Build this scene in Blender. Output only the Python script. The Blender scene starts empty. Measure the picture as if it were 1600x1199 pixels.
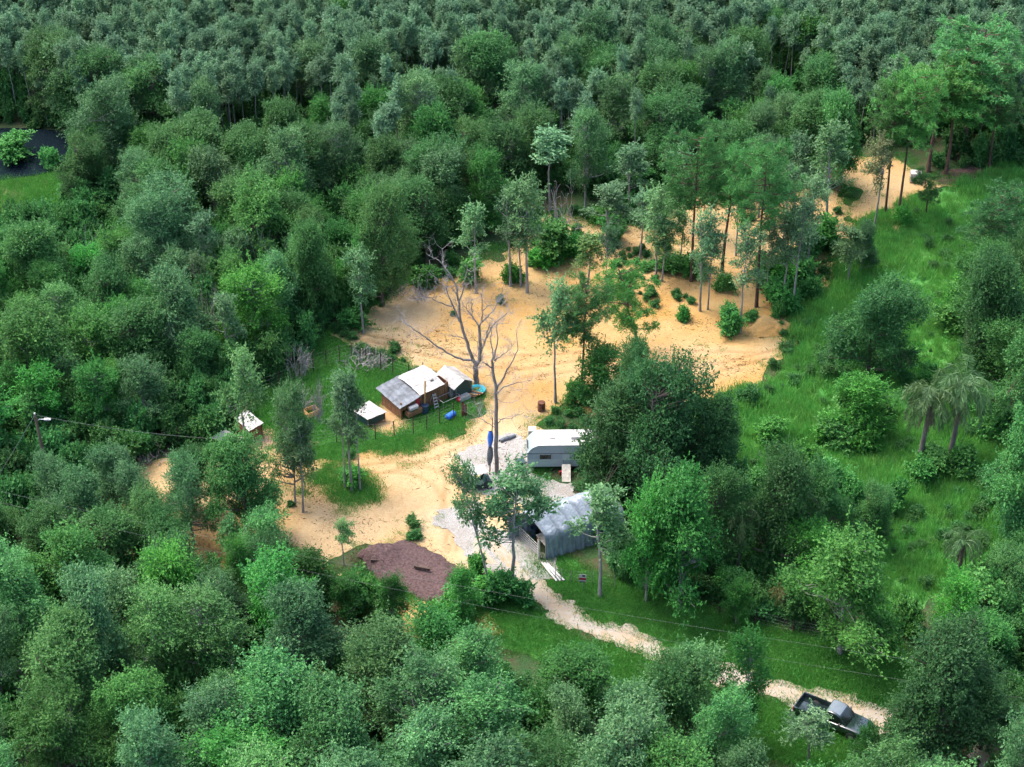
import bpy, bmesh, math, random
import numpy as np
from mathutils import Vector, Matrix

# ------------------------------------------------------------------ camera, sky, sun, exposure
scene = bpy.context.scene
R = math.radians
CAM_H, PITCH, LENS = 103.0, 34.0, 70.0
cam_data = bpy.data.cameras.new('camera')
cam = bpy.data.objects.new('camera', cam_data)
scene.collection.objects.link(cam)
cam.location = (0, 0, CAM_H)
cam.rotation_euler = (R(90 - PITCH), 0, 0)
cam_data.lens = LENS
cam_data.sensor_width = 36
cam_data.clip_start = 1
cam_data.clip_end = 9000
scene.camera = cam

SUN_DIR = Vector((-0.42, 0.22, 0.88)).normalized()      # towards the sun
world = bpy.data.worlds.new('World')
scene.world = world
world.use_nodes = True
wn = world.node_tree
wn.nodes.clear()
sky = wn.nodes.new('ShaderNodeTexSky')
sky.sky_type = 'NISHITA'
sky.sun_disc = False
sky.sun_elevation = math.asin(SUN_DIR.z)
sky.sun_rotation = math.atan2(SUN_DIR.x, SUN_DIR.y)
sky.air_density = 1.0
sky.dust_density = 4.0
sky.ozone_density = 1.0
bgn = wn.nodes.new('ShaderNodeBackground')
bgn.inputs[1].default_value = 0.15
wo = wn.nodes.new('ShaderNodeOutputWorld')
wn.links.new(sky.outputs[0], bgn.inputs[0])
wn.links.new(bgn.outputs[0], wo.inputs[0])

sun_data = bpy.data.lights.new('sun', 'SUN')
sun_data.energy = 1.0
sun_data.angle = R(30)
sun_data.color = (1.0, 0.95, 0.86)
sun = bpy.data.objects.new('sun', sun_data)
scene.collection.objects.link(sun)
sun.rotation_euler = SUN_DIR.to_track_quat('Z', 'Y').to_euler()
sun.location = (0, 150, 200)

scene.view_settings.view_transform = 'Standard'
scene.view_settings.look = 'None'
scene.view_settings.gamma = 1
scene.view_settings.exposure = 1.95
scene.cycles.max_bounces = 6
scene.cycles.diffuse_bounces = 3
scene.cycles.glossy_bounces = 2
scene.cycles.transmission_bounces = 3
scene.cycles.caustics_reflective = False
scene.cycles.caustics_refractive = False

# ------------------------------------------------------------------ helpers
F_PX = LENS / 36 * 1600
SP, CP = math.sin(R(PITCH)), math.cos(R(PITCH))
COL = scene.collection

def P(px, py, z=0.0):
    """ground point (height z) that stands at a place measured in the photograph"""
    u, v = (px - 800) / F_PX, (py - 599.5) / F_PX
    d = (u, CP - v * SP, -SP - v * CP)
    t = (z - CAM_H) / d[2]
    return Vector((d[0] * t, d[1] * t, z))

def proj(p):
    y, z = p[1], p[2] - CAM_H
    dep = y * CP - z * SP
    up = y * SP + z * CP
    return 800 + F_PX * p[0] / dep, 599.5 - F_PX * up / dep

def height_of(bx, by, ty):
    """height of a thing standing at pixel (bx,by) whose top is at row ty"""
    b = P(bx, by)
    lo, hi = 0.0, 60.0
    for _ in range(40):
        m = (lo + hi) / 2
        if proj((b.x, b.y, m))[1] > ty:
            lo = m
        else:
            hi = m
    return lo

def px_per_m(bx, by):
    b = P(bx, by)
    return F_PX / (b.y * CP + CAM_H * SP)

def tag(o, label=None, cat=None, group=None, kind=None):
    if label: o['label'] = label
    if cat: o['category'] = cat
    if group: o['group'] = group
    if kind: o['kind'] = kind
    return o

def link(o, parent=None):
    COL.objects.link(o)
    if parent is not None:
        o.parent = parent
    return o

def empty(name, loc, rz=0.0, label=None, cat=None, group=None):
    o = bpy.data.objects.new(name, None)
    o.empty_display_size = 0.3
    link(o)
    o.location = loc
    o.rotation_euler = (0, 0, rz)
    return tag(o, label, cat, group)

# --- value noise
_rs = np.random.RandomState(5)
_T = _rs.rand(256, 256)
def vnoise(x, y):
    x = np.asarray(x, float); y = np.asarray(y, float)
    xi = np.floor(x).astype(int); yi = np.floor(y).astype(int)
    fx = x - xi; fy = y - yi
    fx = fx * fx * (3 - 2 * fx); fy = fy * fy * (3 - 2 * fy)
    a = _T[xi % 256, yi % 256]; b = _T[(xi + 1) % 256, yi % 256]
    c = _T[xi % 256, (yi + 1) % 256]; d = _T[(xi + 1) % 256, (yi + 1) % 256]
    return (a * (1 - fx) + b * fx) * (1 - fy) + (c * (1 - fx) + d * fx) * fy
def fbm(x, y, s, o=4):
    t, amp, tot = 0, 1, 0
    for k in range(o):
        t = t + amp * vnoise(np.asarray(x) / s + 17.3 * k, np.asarray(y) / s + 9.1 * k)
        tot += amp; amp *= 0.5; s *= 0.5
    return t / tot - 0.5            # about -0.5 .. 0.5

def relief(x, y):
    return fbm(x, y, 14, 2) * 0.28

def G(px, py, sink=0.0):
    p = P(px, py)
    p.z = float(relief(p.x, p.y)) - sink
    return p

def sdf(poly, X, Y):
    """signed distance (inside positive) of ground points to a polygon given in photo pixels"""
    pts = np.array([[*P(a, b)[:2]] for a, b in poly])
    return sdf_g(pts, X, Y)
def sdf_g(pts, X, Y):
    d2 = np.full(X.shape, 1e9)
    inside = np.zeros(X.shape, bool)
    n = len(pts)
    for i in range(n):
        x0, y0 = pts[i]; x1, y1 = pts[(i + 1) % n]
        ex, ey = x1 - x0, y1 - y0
        t = np.clip(((X - x0) * ex + (Y - y0) * ey) / (ex * ex + ey * ey + 1e-9), 0, 1)
        d2 = np.minimum(d2, (X - x0 - t * ex) ** 2 + (Y - y0 - t * ey) ** 2)
        c = ((y0 > Y) != (y1 > Y))
        with np.errstate(divide='ignore', invalid='ignore'):
            xs = (x1 - x0) * (Y - y0) / (y1 - y0 + 1e-12) + x0
        inside ^= c & (X < xs)
    return np.where(inside, 1, -1) * np.sqrt(d2)
def path_dist(path, X, Y):
    pts = [P(a, b) for a, b in path]
    d2 = np.full(X.shape, 1e9)
    for p, q in zip(pts[:-1], pts[1:]):
        ex, ey = q.x - p.x, q.y - p.y
        t = np.clip(((X - p.x) * ex + (Y - p.y) * ey) / (ex * ex + ey * ey + 1e-9), 0, 1)
        d2 = np.minimum(d2, (X - p.x - t * ex) ** 2 + (Y - p.y - t * ey) ** 2)
    return np.sqrt(d2)

# --- meshes out of quads held in numpy
def quad_mesh(name, V, Q, mats, midx=None, tint=None, smooth=False):
    me = bpy.data.meshes.new(name)
    V = np.asarray(V, np.float32); Q = np.asarray(Q, np.int32)
    me.vertices.add(len(V)); me.vertices.foreach_set('co', V.ravel())
    me.loops.add(Q.size); me.loops.foreach_set('vertex_index', Q.ravel())
    me.polygons.add(len(Q))
    me.polygons.foreach_set('loop_start', np.arange(0, Q.size, 4, dtype=np.int32))
    try:
        me.polygons.foreach_set('loop_total', np.full(len(Q), 4, np.int32))
    except Exception:
        pass
    if midx is not None:
        me.polygons.foreach_set('material_index', np.asarray(midx, np.int32))
    me.polygons.foreach_set('use_smooth', np.full(len(Q), bool(smooth)))
    if tint is not None:
        a = me.attributes.new('tint', 'FLOAT', 'POINT')
        a.data.foreach_set('value', np.asarray(tint, np.float32))
    for m in (mats if isinstance(mats, (list, tuple)) else [mats]):
        me.materials.append(m)
    me.update(calc_edges=True)
    me.validate()
    return me

class QB:
    """collects quads"""
    def __init__(self):
        self.V, self.Q, self.T, self.M, self.n = [], [], [], [], 0
    def add(self, V, Q, tint=0.5, mat=0):
        V = np.asarray(V, float).reshape(-1, 3); Q = np.asarray(Q, int).reshape(-1, 4)
        self.V.append(V); self.Q.append(Q + self.n); self.n += len(V)
        self.T.append(np.full(len(V), tint) if np.isscalar(tint) else np.asarray(tint))
        self.M.append(np.full(len(Q), mat))
    def tube(self, pts, rad, n=6, mat=0, tint=0.5, cap=True):
        pts = np.asarray(pts, float); m = len(pts)
        rad = np.broadcast_to(np.asarray(rad, float), (m,))
        tan = np.gradient(pts, axis=0)
        tan /= np.linalg.norm(tan, axis=1)[:, None] + 1e-9
        ref = np.array([0, 0, 1.0]) if abs(tan[:, 2]).mean() < 0.8 else np.array([1.0, 0, 0])
        u = np.cross(tan, ref); u /= np.linalg.norm(u, axis=1)[:, None] + 1e-9
        v = np.cross(tan, u)
        a = np.arange(n) * 2 * math.pi / n
        ring = pts[:, None] + rad[:, None, None] * (np.cos(a)[None, :, None] * u[:, None] + np.sin(a)[None, :, None] * v[:, None])
        V = ring.reshape(-1, 3)
        i, j = np.meshgrid(np.arange(m - 1), np.arange(n), indexing='ij')
        Q = np.stack([i * n + j, i * n + (j + 1) % n, (i + 1) * n + (j + 1) % n, (i + 1) * n + j], -1).reshape(-1, 4)
        self.add(V, Q, tint, mat)
    def leaves(self, base, d, nrm, L, W, tint, mat=0):
        """rhombic, slightly folded leaf blades"""
        d = d / (np.linalg.norm(d, axis=1)[:, None] + 1e-9)
        s = np.cross(d, nrm); s /= np.linalg.norm(s, axis=1)[:, None] + 1e-9
        up = np.cross(s, d)
        L = np.broadcast_to(L, (len(base),))[:, None]; W = np.broadcast_to(W, (len(base),))[:, None]
        mid = base + d * L * 0.45 + up * W * 0.22
        V = np.stack([base, mid + s * W * 0.5, base + d * L, mid - s * W * 0.5], 1).reshape(-1, 3)
        Q = np.arange(len(base) * 4).reshape(-1, 4)
        self.add(V, Q, np.repeat(np.broadcast_to(tint, (len(base),)), 4), mat)
    def box(self, c, h, mat=0, rot=None):
        c = np.asarray(c, float); h = np.asarray(h, float)
        s = np.array([[x, y, z] for x in (-1, 1) for y in (-1, 1) for z in (-1, 1)], float) * h
        if rot is not None:
            s = s @ np.array(rot).T
        Q = [[0, 1, 3, 2], [4, 6, 7, 5], [0, 4, 5, 1], [2, 3, 7, 6], [0, 2, 6, 4], [1, 5, 7, 3]]
        self.add(c + s, Q, 0.5, mat)
    def arrays(self):
        return np.concatenate(self.V), np.concatenate(self.Q), np.concatenate(self.T), np.concatenate(self.M)
    def mesh(self, name, mats, smooth=False):
        V, Q, T, M = self.arrays()
        return quad_mesh(name, V, Q, mats, M, T, smooth)
    def obj(self, name, mats, parent=None, smooth=False, label=None):
        o = bpy.data.objects.new(name, self.mesh(name, mats, smooth))
        link(o, parent)
        if label: o['label'] = label
        return o

# ------------------------------------------------------------------ materials
def new_mat(name):
    m = bpy.data.materials.new(name); m.use_nodes = True
    nt = m.node_tree
    b = nt.nodes['Principled BSDF']
    return m, nt, b
def N(nt, t, **kw):
    n = nt.nodes.new(t)
    for k, v in kw.items():
        setattr(n, k, v)
    return n
def mixc(nt, fac, a, b, mode='MIX'):
    n = N(nt, 'ShaderNodeMix', data_type='RGBA', blend_type=mode)
    for s, v in ((n.inputs[0], fac), (n.inputs[6], a), (n.inputs[7], b)):
        if isinstance(v, bpy.types.NodeSocket):
            nt.links.new(v, s)
        else:
            s.default_value = v if not isinstance(v, tuple) else (*v[:3], 1)
    return n.outputs[2]
def noise(nt, scale, detail=4, rough=0.6, coord='Object', vec=None):
    if vec is None:
        tc = N(nt, 'ShaderNodeTexCoord'); vec = tc.outputs[coord]
    n = N(nt, 'ShaderNodeTexNoise'); n.inputs['Scale'].default_value = scale
    n.inputs['Detail'].default_value = detail; n.inputs['Roughness'].default_value = rough
    nt.links.new(vec, n.inputs['Vector'])
    return n.outputs[0]
def ramp(nt, fac, p0, p1, c0=(0, 0, 0), c1=(1, 1, 1)):
    r = N(nt, 'ShaderNodeValToRGB')
    r.color_ramp.elements[0].position = p0; r.color_ramp.elements[1].position = p1
    r.color_ramp.elements[0].color = (*c0, 1); r.color_ramp.elements[1].color = (*c1, 1)
    nt.links.new(fac, r.inputs[0])
    return r.outputs[0]
def bump(nt, b, h, strength=0.4, dist=0.05):
    n = N(nt, 'ShaderNodeBump'); n.inputs['Strength'].default_value = strength; n.inputs['Distance'].default_value = dist
    nt.links.new(h, n.inputs['Height']); nt.links.new(n.outputs[0], b.inputs['Normal'])

def leaf_mat(name, c0, c1, rough=0.5, transl=0.3, spec=0.4, var=0.25):
    m, nt, b = new_mat(name)
    at = N(nt, 'ShaderNodeAttribute', attribute_name='tint')
    oi = N(nt, 'ShaderNodeObjectInfo')
    c = mixc(nt, at.outputs['Fac'], c0, c1)
    c = mixc(nt, 1.0, c, oi.outputs['Color'], 'MULTIPLY')
    hsv = N(nt, 'ShaderNodeHueSaturation')
    mr = N(nt, 'ShaderNodeMapRange'); nt.links.new(oi.outputs['Random'], mr.inputs[0])
    mr.inputs[3].default_value = 1 - var; mr.inputs[4].default_value = 1 + var
    nt.links.new(mr.outputs[0], hsv.inputs['Value'])
    mr2 = N(nt, 'ShaderNodeMath', operation='MULTIPLY_ADD'); mr2.inputs[1].default_value = 7.31; mr2.inputs[2].default_value = 0
    fr = N(nt, 'ShaderNodeMath', operation='FRACT')
    nt.links.new(oi.outputs['Random'], mr2.inputs[0]); nt.links.new(mr2.outputs[0], fr.inputs[0])
    mr3 = N(nt, 'ShaderNodeMapRange'); nt.links.new(fr.outputs[0], mr3.inputs[0])
    mr3.inputs[3].default_value = 0.490; mr3.inputs[4].default_value = 0.516
    nt.links.new(mr3.outputs[0], hsv.inputs['Hue'])
    nt.links.new(c, hsv.inputs['Color'])
    nt.links.new(hsv.outputs[0], b.inputs['Base Color'])
    b.inputs['Roughness'].default_value = rough
    b.inputs['Specular IOR Level'].default_value = spec
    tr = N(nt, 'ShaderNodeBsdfTranslucent'); nt.links.new(hsv.outputs[0], tr.inputs[0])
    mx = N(nt, 'ShaderNodeMixShader'); mx.inputs[0].default_value = transl
    out = nt.nodes['Material Output']
    nt.links.new(b.outputs[0], mx.inputs[1]); nt.links.new(tr.outputs[0], mx.inputs[2])
    nt.links.new(mx.outputs[0], out.inputs[0])
    return m

def rough_mat(name, c0, c1, scale=3.0, rough=0.9, bmp=0.3, stretch=None, dist=0.03, spec=0.2, metal=0.0):
    """a two-tone uneven surface"""
    m, nt, b = new_mat(name)
    tc = N(nt, 'ShaderNodeTexCoord'); vec = tc.outputs['Object']
    if stretch:
        mp = N(nt, 'ShaderNodeMapping'); mp.inputs['Scale'].default_value = stretch
        nt.links.new(vec, mp.inputs[0]); vec = mp.outputs[0]
    n = noise(nt, scale, 5, 0.65, vec=vec)
    nt.links.new(mixc(nt, ramp(nt, n, 0.35, 0.68), c0, c1), b.inputs['Base Color'])
    b.inputs['Roughness'].default_value = rough
    b.inputs['Specular IOR Level'].default_value = spec
    b.inputs['Metallic'].default_value = metal
    if bmp: bump(nt, b, n, bmp, dist)
    return m

M = {}
M['oak'] = leaf_mat('oak_leaf', (0.031, 0.112, 0.032), (0.098, 0.235, 0.066), 0.55, 0.4, 0.25, 0.2)
M['bay'] = leaf_mat('bay_leaf', (0.037, 0.124, 0.041), (0.140, 0.292, 0.108), 0.5, 0.38, 0.3, 0.2)
M['maple'] = leaf_mat('maple_leaf', (0.032, 0.150, 0.030), (0.100, 0.295, 0.060), 0.5, 0.45, 0.25)
M['slender'] = leaf_mat('slender_leaf', (0.055, 0.135, 0.055), (0.145, 0.265, 0.115), 0.5, 0.4, 0.25)
M['far'] = leaf_mat('swamp_leaf', (0.062, 0.155, 0.070), (0.190, 0.335, 0.178), 0.5, 0.38, 0.3, 0.2)
M['needle'] = leaf_mat('pine_needle', (0.034, 0.130, 0.036), (0.105, 0.265, 0.075), 0.5, 0.35, 0.25)
M['shrub'] = leaf_mat('shrub_leaf', (0.030, 0.130, 0.034), (0.100, 0.265, 0.072), 0.5, 0.42, 0.25)
M['palm'] = leaf_mat('palm_frond', (0.070, 0.135, 0.055), (0.150, 0.240, 0.095), 0.45, 0.3)
M['palmdry'] = leaf_mat('dry_frond', (0.17, 0.13, 0.09), (0.30, 0.24, 0.18), 0.7, 0.2)
M['grass'] = leaf_mat('grass_blade', (0.046, 0.210, 0.034), (0.150, 0.370, 0.072), 0.5, 0.4, 0.3, 0.3)
M['tallgrass'] = leaf_mat('tall_grass_blade', (0.060, 0.265, 0.044), (0.205, 0.460, 0.105), 0.5, 0.4, 0.3, 0.3)
M['litter'] = leaf_mat('dry_litter', (0.065, 0.050, 0.028), (0.17, 0.12, 0.07), 0.9, 0.1, 0.1)
M['bark_grey'] = rough_mat('grey_bark', (0.16, 0.15, 0.14), (0.32, 0.31, 0.29), 4, stretch=(1, 1, 0.3))
M['bark_brown'] = rough_mat('brown_bark', (0.07, 0.055, 0.045), (0.16, 0.13, 0.105), 4, stretch=(1, 1, 0.3))
M['bark_pine'] = rough_mat('pine_bark', (0.060, 0.038, 0.032), (0.14, 0.085, 0.068), 3, stretch=(1, 1, 0.3))
M['bark_dead'] = rough_mat('dead_bark', (0.11, 0.092, 0.085), (0.24, 0.21, 0.195), 3, stretch=(1, 1, 0.3))
M['twig'] = rough_mat('dead_twig', (0.19, 0.172, 0.165), (0.33, 0.31, 0.30), 3, bmp=0)
# ------------------------------------------------------------------ ground, clearing, road, water
SAND = [(515,522),(560,500),(610,470),(650,440),(700,425),(745,400),(785,388),(830,348),(850,328),(900,330),(930,345),(985,342),
        (1060,326),(1120,306),(1200,300),(1290,288),(1330,300),(1312,345),(1330,372),(1300,420),(1292,448),(1250,478),(1222,520),(1252,536),
        (1197,600),(1112,632),(1040,668),(900,672),(850,700),(840,790),(810,850),(835,905),(790,915),(750,900),
        (700,880),(640,852),(560,850),(500,884),(440,894),(398,880),(395,846),(425,800),(455,765),(440,724),(500,718),
        (560,712),(640,700),(690,688),(716,664),(748,640),(772,600),(740,604),(690,594),(640,577),(560,550)]
SAND_LEFT = [(20,860),(150,815),(215,790),(165,750),(230,712),(330,700),(480,690),(480,790),(400,860),(460,905),(330,975),(200,925),(60,880)]
SAND_FRONT = [(480,905),(560,895),(640,940),(720,950),(790,985),(740,1010),(600,1000),(500,950)]
SAND_FAR = [(1160,162),(1200,152),(1260,168),(1330,240),(1390,246),(1440,282),(1560,262),(1560,282),(1500,300),(1440,306),(1408,330),
            (1425,380),(1385,372),(1335,345),(1326,300),(1300,285),(1270,230),(1215,195)]
ROAD = [(770,850),(812,893),(850,935),(900,970),(985,1004),(1060,1030),(1150,1062),(1230,1085),(1330,1108),(1450,1148),(1600,1184),(1850,1245)]
GRAVEL = [[(730,700),(760,688),(800,680),(826,688),(834,735),(905,752),(915,800),(860,796),(800,778),(742,762),(728,730)],
          [(695,800),(745,785),(790,835),(850,868),(864,900),(830,905),(785,892),(735,875),(695,850)]]
YARD = [(395,640),(425,600),(480,560),(515,530),(560,550),(640,578),(690,595),(740,606),(752,632),(716,660),(690,684),(640,698),(560,710),(480,712),(400,712),(330,704)]
COOP_DIRT = [(568,668),(588,628),(612,622),(640,645),(655,664),(612,682)]
PEN_DIRT = [(320,700),(370,676),(420,668),(455,690),(500,690),(470,716),(380,722)]
FIELD = [(1250,478),(1296,452),(1330,400),(1352,350),(1420,310),(1500,292),(1600,240),(1720,240),(1720,640),(1640,900),(1560,860),(1430,960),
         (1390,1010),(1310,900),(1180,870),(1128,740),(1105,640),(1197,598),(1250,538),(1222,522)]
VERGE_R = [(845,868),(900,872),(960,915),(1100,945),(1250,995),(1390,1012),(1480,1050),(1700,1120),(1700,1215),(1450,1140),(1330,1098),(1150,1052),(1060,1020),(985,992),(905,958),(860,920)]
VERGE_L = [(690,930),(760,915),(800,922),(850,960),(890,992),(980,1020),(1060,1048),(1150,1080),(1240,1110),(1340,1140),(1340,1200),(1180,1180),(1000,1090),(850,1030),(760,990)]
GRASS_BITS = [[(485,748),(535,732),(585,760),(590,782),(560,792),(500,775)], [(385,860),(440,862),(475,882),(440,892),(395,886)],
              [(830,652),(900,640),(960,660),(900,672),(838,668)], [(575,905),(640,915),(650,935),(590,930)]]
BANK = [(-160,300),(-40,285),(60,276),(108,264),(125,290),(105,322),(20,335),(-160,350)]
POND = [(-260,196),(-40,202),(40,204),(98,208),(112,232),(106,262),(60,276),(-40,288),(-260,310)]

def grid_sheet(name, field, box, step, zoff, mat, attrs=None, extra_z=None):
    """an irregular sheet: the part of a fine grid where field > 0, its rim cut smoothly"""
    x0, x1, y0, y1 = box
    xs = np.arange(x0, x1 + step, step); ys = np.arange(y0, y1 + step, step)
    X, Y = np.meshgrid(xs, ys, indexing='ij')
    Fv = field(X, Y)
    nx, ny = X.shape
    ins = Fv > 0
    cnt = ins[:-1, :-1].astype(int) + ins[1:, :-1] + ins[1:, 1:] + ins[:-1, 1:]
    remap = -np.ones(nx * ny, int)
    full = np.argwhere(cnt == 4); part = np.argwhere((cnt > 0) & (cnt < 4))
    verts, faces = [], []
    idx = lambda i, j: i * ny + j
    vx, vy = [], []
    def vid(i, j):
        k = idx(i, j)
        if remap[k] < 0:
            remap[k] = len(vx); vx.append(X[i, j]); vy.append(Y[i, j])
        return remap[k]
    cut = {}
    def cid(a, b):
        k = (min(a, b), max(a, b))
        if k not in cut:
            (i, j), (m, n) = k
            t = Fv[i, j] / (Fv[i, j] - Fv[m, n])
            cut[k] = len(vx)
            vx.append(X[i, j] + (X[m, n] - X[i, j]) * t); vy.append(Y[i, j] + (Y[m, n] - Y[i, j]) * t)
        return cut[k]
    for i, j in full:
        faces.append((vid(i, j), vid(i + 1, j), vid(i + 1, j + 1), vid(i, j + 1)))
    for i, j in part:
        c = [(i, j), (i + 1, j), (i + 1, j + 1), (i, j + 1)]
        f = []
        for a, b in zip(c, c[1:] + c[:1]):
            if ins[a]: f.append(vid(*a))
            if ins[a] != ins[b]: f.append(cid(tuple(map(int, a)), tuple(map(int, b))))
        if len(f) > 2: faces.append(tuple(f))
    vx = np.array(vx); vy = np.array(vy)
    vz = relief(vx, vy) + zoff
    if extra_z is not None: vz = vz + extra_z(vx, vy)
    me = bpy.data.meshes.new(name)
    me.from_pydata(np.stack([vx, vy, vz], 1).tolist(), [], faces)
    for k, fn in (attrs or {}).items():
        a = me.attributes.new(k, 'FLOAT', 'POINT')
        a.data.foreach_set('value', np.asarray(fn(vx, vy), np.float32))
    me.polygons.foreach_set('use_smooth', np.ones(len(faces), bool))
    me.materials.append(mat)
    o = bpy.data.objects.new(name, me)
    link(o); tag(o, kind='structure')
    return o

def A(nt, name):
    return N(nt, 'ShaderNodeAttribute', attribute_name=name).outputs['Fac']

# forest floor
m, nt, b = new_mat('forest_floor')
n1 = noise(nt, 0.35, 6, 0.65); n2 = noise(nt, 2.5, 6, 0.7)
c = mixc(nt, ramp(nt, n1, 0.42, 0.58), (0.030, 0.065, 0.024), (0.075, 0.060, 0.036))
c = mixc(nt, ramp(nt, n2, 0.45, 0.62), c, (0.040, 0.085, 0.030))
nt.links.new(c, b.inputs['Base Color']); b.inputs['Roughness'].default_value = 1; b.inputs['Specular IOR Level'].default_value = 0.1
bump(nt, b, n2, 0.8, 0.2); M['floor'] = m

# sand
m, nt, b = new_mat('orange_sand')
n1 = noise(nt, 0.16, 5, 0.6); n2 = noise(nt, 1.3, 6, 0.7); n3 = noise(nt, 7, 4, 0.7)
c = mixc(nt, ramp(nt, n1, 0.40, 0.62), (0.380, 0.258, 0.112), (0.380, 0.222, 0.072))
c = mixc(nt, A(nt, 'orange'), c, (0.36, 0.188, 0.050))
c = mixc(nt, A(nt, 'pale'), c, (0.435, 0.335, 0.205))
k = mixc(nt, 0.5, ramp(nt, n2, 0.30, 0.72, (0.68, 0.63, 0.58), (1.14, 1.14, 1.14)), ramp(nt, n3, 0.32, 0.66, (0.62, 0.60, 0.58), (1.18, 1.18, 1.18)))
c = mixc(nt, 1.0, c, k, 'MULTIPLY')
c = mixc(nt, A(nt, 'damp'), c, (0.22, 0.118, 0.042))
sp = ramp(nt, noise(nt, 1.3, 8, 0.85), 0.54, 0.60)
c = mixc(nt, mixc(nt, A(nt, 'weedy'), (0, 0, 0), sp), c, (0.12, 0.15, 0.05))
nt.links.new(c, b.inputs['Base Color']); b.inputs['Roughness'].default_value = 0.95; b.inputs['Specular IOR Level'].default_value = 0.15
bump(nt, b, mixc(nt, 0.5, n2, n3), 0.55, 0.12); M['sand'] = m

# pale road sand
m, nt, b = new_mat('pale_road_sand')
n1 = noise(nt, 0.5, 5, 0.6); n2 = noise(nt, 3, 6, 0.7)
c = mixc(nt, ramp(nt, n1, 0.4, 0.62), (0.32, 0.285, 0.235), (0.31, 0.235, 0.150))
c = mixc(nt, ramp(nt, n2, 0.5, 0.75), c, (0.36, 0.335, 0.30))
c = mixc(nt, A(nt, 'damp'), c, (0.25, 0.19, 0.13))
nt.links.new(c, b.inputs['Base Color']); b.inputs['Roughness'].default_value = 0.95; b.inputs['Specular IOR Level'].default_value = 0.15
bump(nt, b, n2, 0.5, 0.08); M['road'] = m

# gravel
m, nt, b = new_mat('pale_gravel')
vo = N(nt, 'ShaderNodeTexVoronoi'); vo.inputs['Scale'].default_value = 9
tc = N(nt, 'ShaderNodeTexCoord'); nt.links.new(tc.outputs['Object'], vo.inputs['Vector'])
n1 = noise(nt, 0.6, 5, 0.65); n2 = noise(nt, 4, 5, 0.7)
c = mixc(nt, ramp(nt, n1, 0.38, 0.60), (0.32, 0.31, 0.285), (0.28, 0.245, 0.20))
c = mixc(nt, 1.0, c, ramp(nt, vo.outputs['Distance'], 0.1, 0.7, (1.12, 1.12, 1.12), (0.72, 0.72, 0.72)), 'MULTIPLY')
c = mixc(nt, ramp(nt, n2, 0.60, 0.72), c, (0.17, 0.15, 0.13))
hs = N(nt, 'ShaderNodeHueSaturation'); hs.inputs['Saturation'].default_value = 0.65; nt.links.new(c, hs.inputs['Color'])
nt.links.new(hs.outputs[0], b.inputs['Base Color']); b.inputs['Roughness'].default_value = 0.95
bump(nt, b, vo.outputs['Distance'], 0.6, 0.05); M['gravel'] = m

# turf under the grass blades
def turf(name, ca, cb, cc):
    m, nt, b = new_mat(name)
    n1 = noise(nt, 0.3, 5, 0.65); n2 = noise(nt, 3, 6, 0.75)
    c = mixc(nt, ramp(nt, n1, 0.38, 0.62), ca, cb)
    c = mixc(nt, ramp(nt, n2, 0.52, 0.72), c, cc)
    nt.links.new(c, b.inputs['Base Color']); b.inputs['Roughness'].default_value = 1; b.inputs['Specular IOR Level'].default_value = 0.1
    bump(nt, b, n2, 0.8, 0.15)
    return m
M['turf'] = turf('short_turf', (0.045, 0.185, 0.034), (0.075, 0.225, 0.048), (0.13, 0.19, 0.07))
M['meadow'] = turf('meadow_turf', (0.050, 0.215, 0.042), (0.095, 0.270, 0.065), (0.16, 0.23, 0.09))
M['bank'] = turf('bank_turf', (0.075, 0.14, 0.045), (0.16, 0.13, 0.07), (0.08, 0.16, 0.05))

m, nt, b = new_mat('dark_water')
b.inputs['Base Color'].default_value = (0.006, 0.011, 0.016, 1); b.inputs['Roughness'].default_value = 0.06
b.inputs['Specular IOR Level'].default_value = 0.5
bump(nt, b, noise(nt, 1.5, 3), 0.06, 0.05); M['water'] = m

def box_of(polys, pad=4):
    q = [P(a, c) for poly in polys for a, c in poly]
    return (min(v.x for v in q) - pad, max(v.x for v in q) + pad, min(v.y for v in q) - pad, max(v.y for v in q) + pad)

# ground: fine in the middle, one sheet out to the horizon
def ground_sheet():
    e = np.concatenate([[-4000, -1500, -500, -200], np.arange(-110, 111, 1.25), [200, 500, 1500, 4000]])
    f = np.concatenate([[-3000, -800, -200, 0], np.arange(60, 290, 1.25), [400, 800, 2000, 6000]])
    X, Y = np.meshgrid(e, f, indexing='ij')
    Z = np.where((abs(X) < 112) & (Y > 58) & (Y < 292), relief(X, Y), -0.1)
    V = np.stack([X, Y, Z], -1).reshape(-1, 3)
    nx, ny = X.shape
    i, j = np.meshgrid(np.arange(nx - 1), np.arange(ny - 1), indexing='ij')
    Q = np.stack([i * ny + j, (i + 1) * ny + j, (i + 1) * ny + j + 1, i * ny + j + 1], -1).reshape(-1, 4)
    o = bpy.data.objects.new('ground', quad_mesh('ground', V, Q, M['floor'], smooth=True))
    link(o); tag(o, kind='structure')
ground_sheet()

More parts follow.
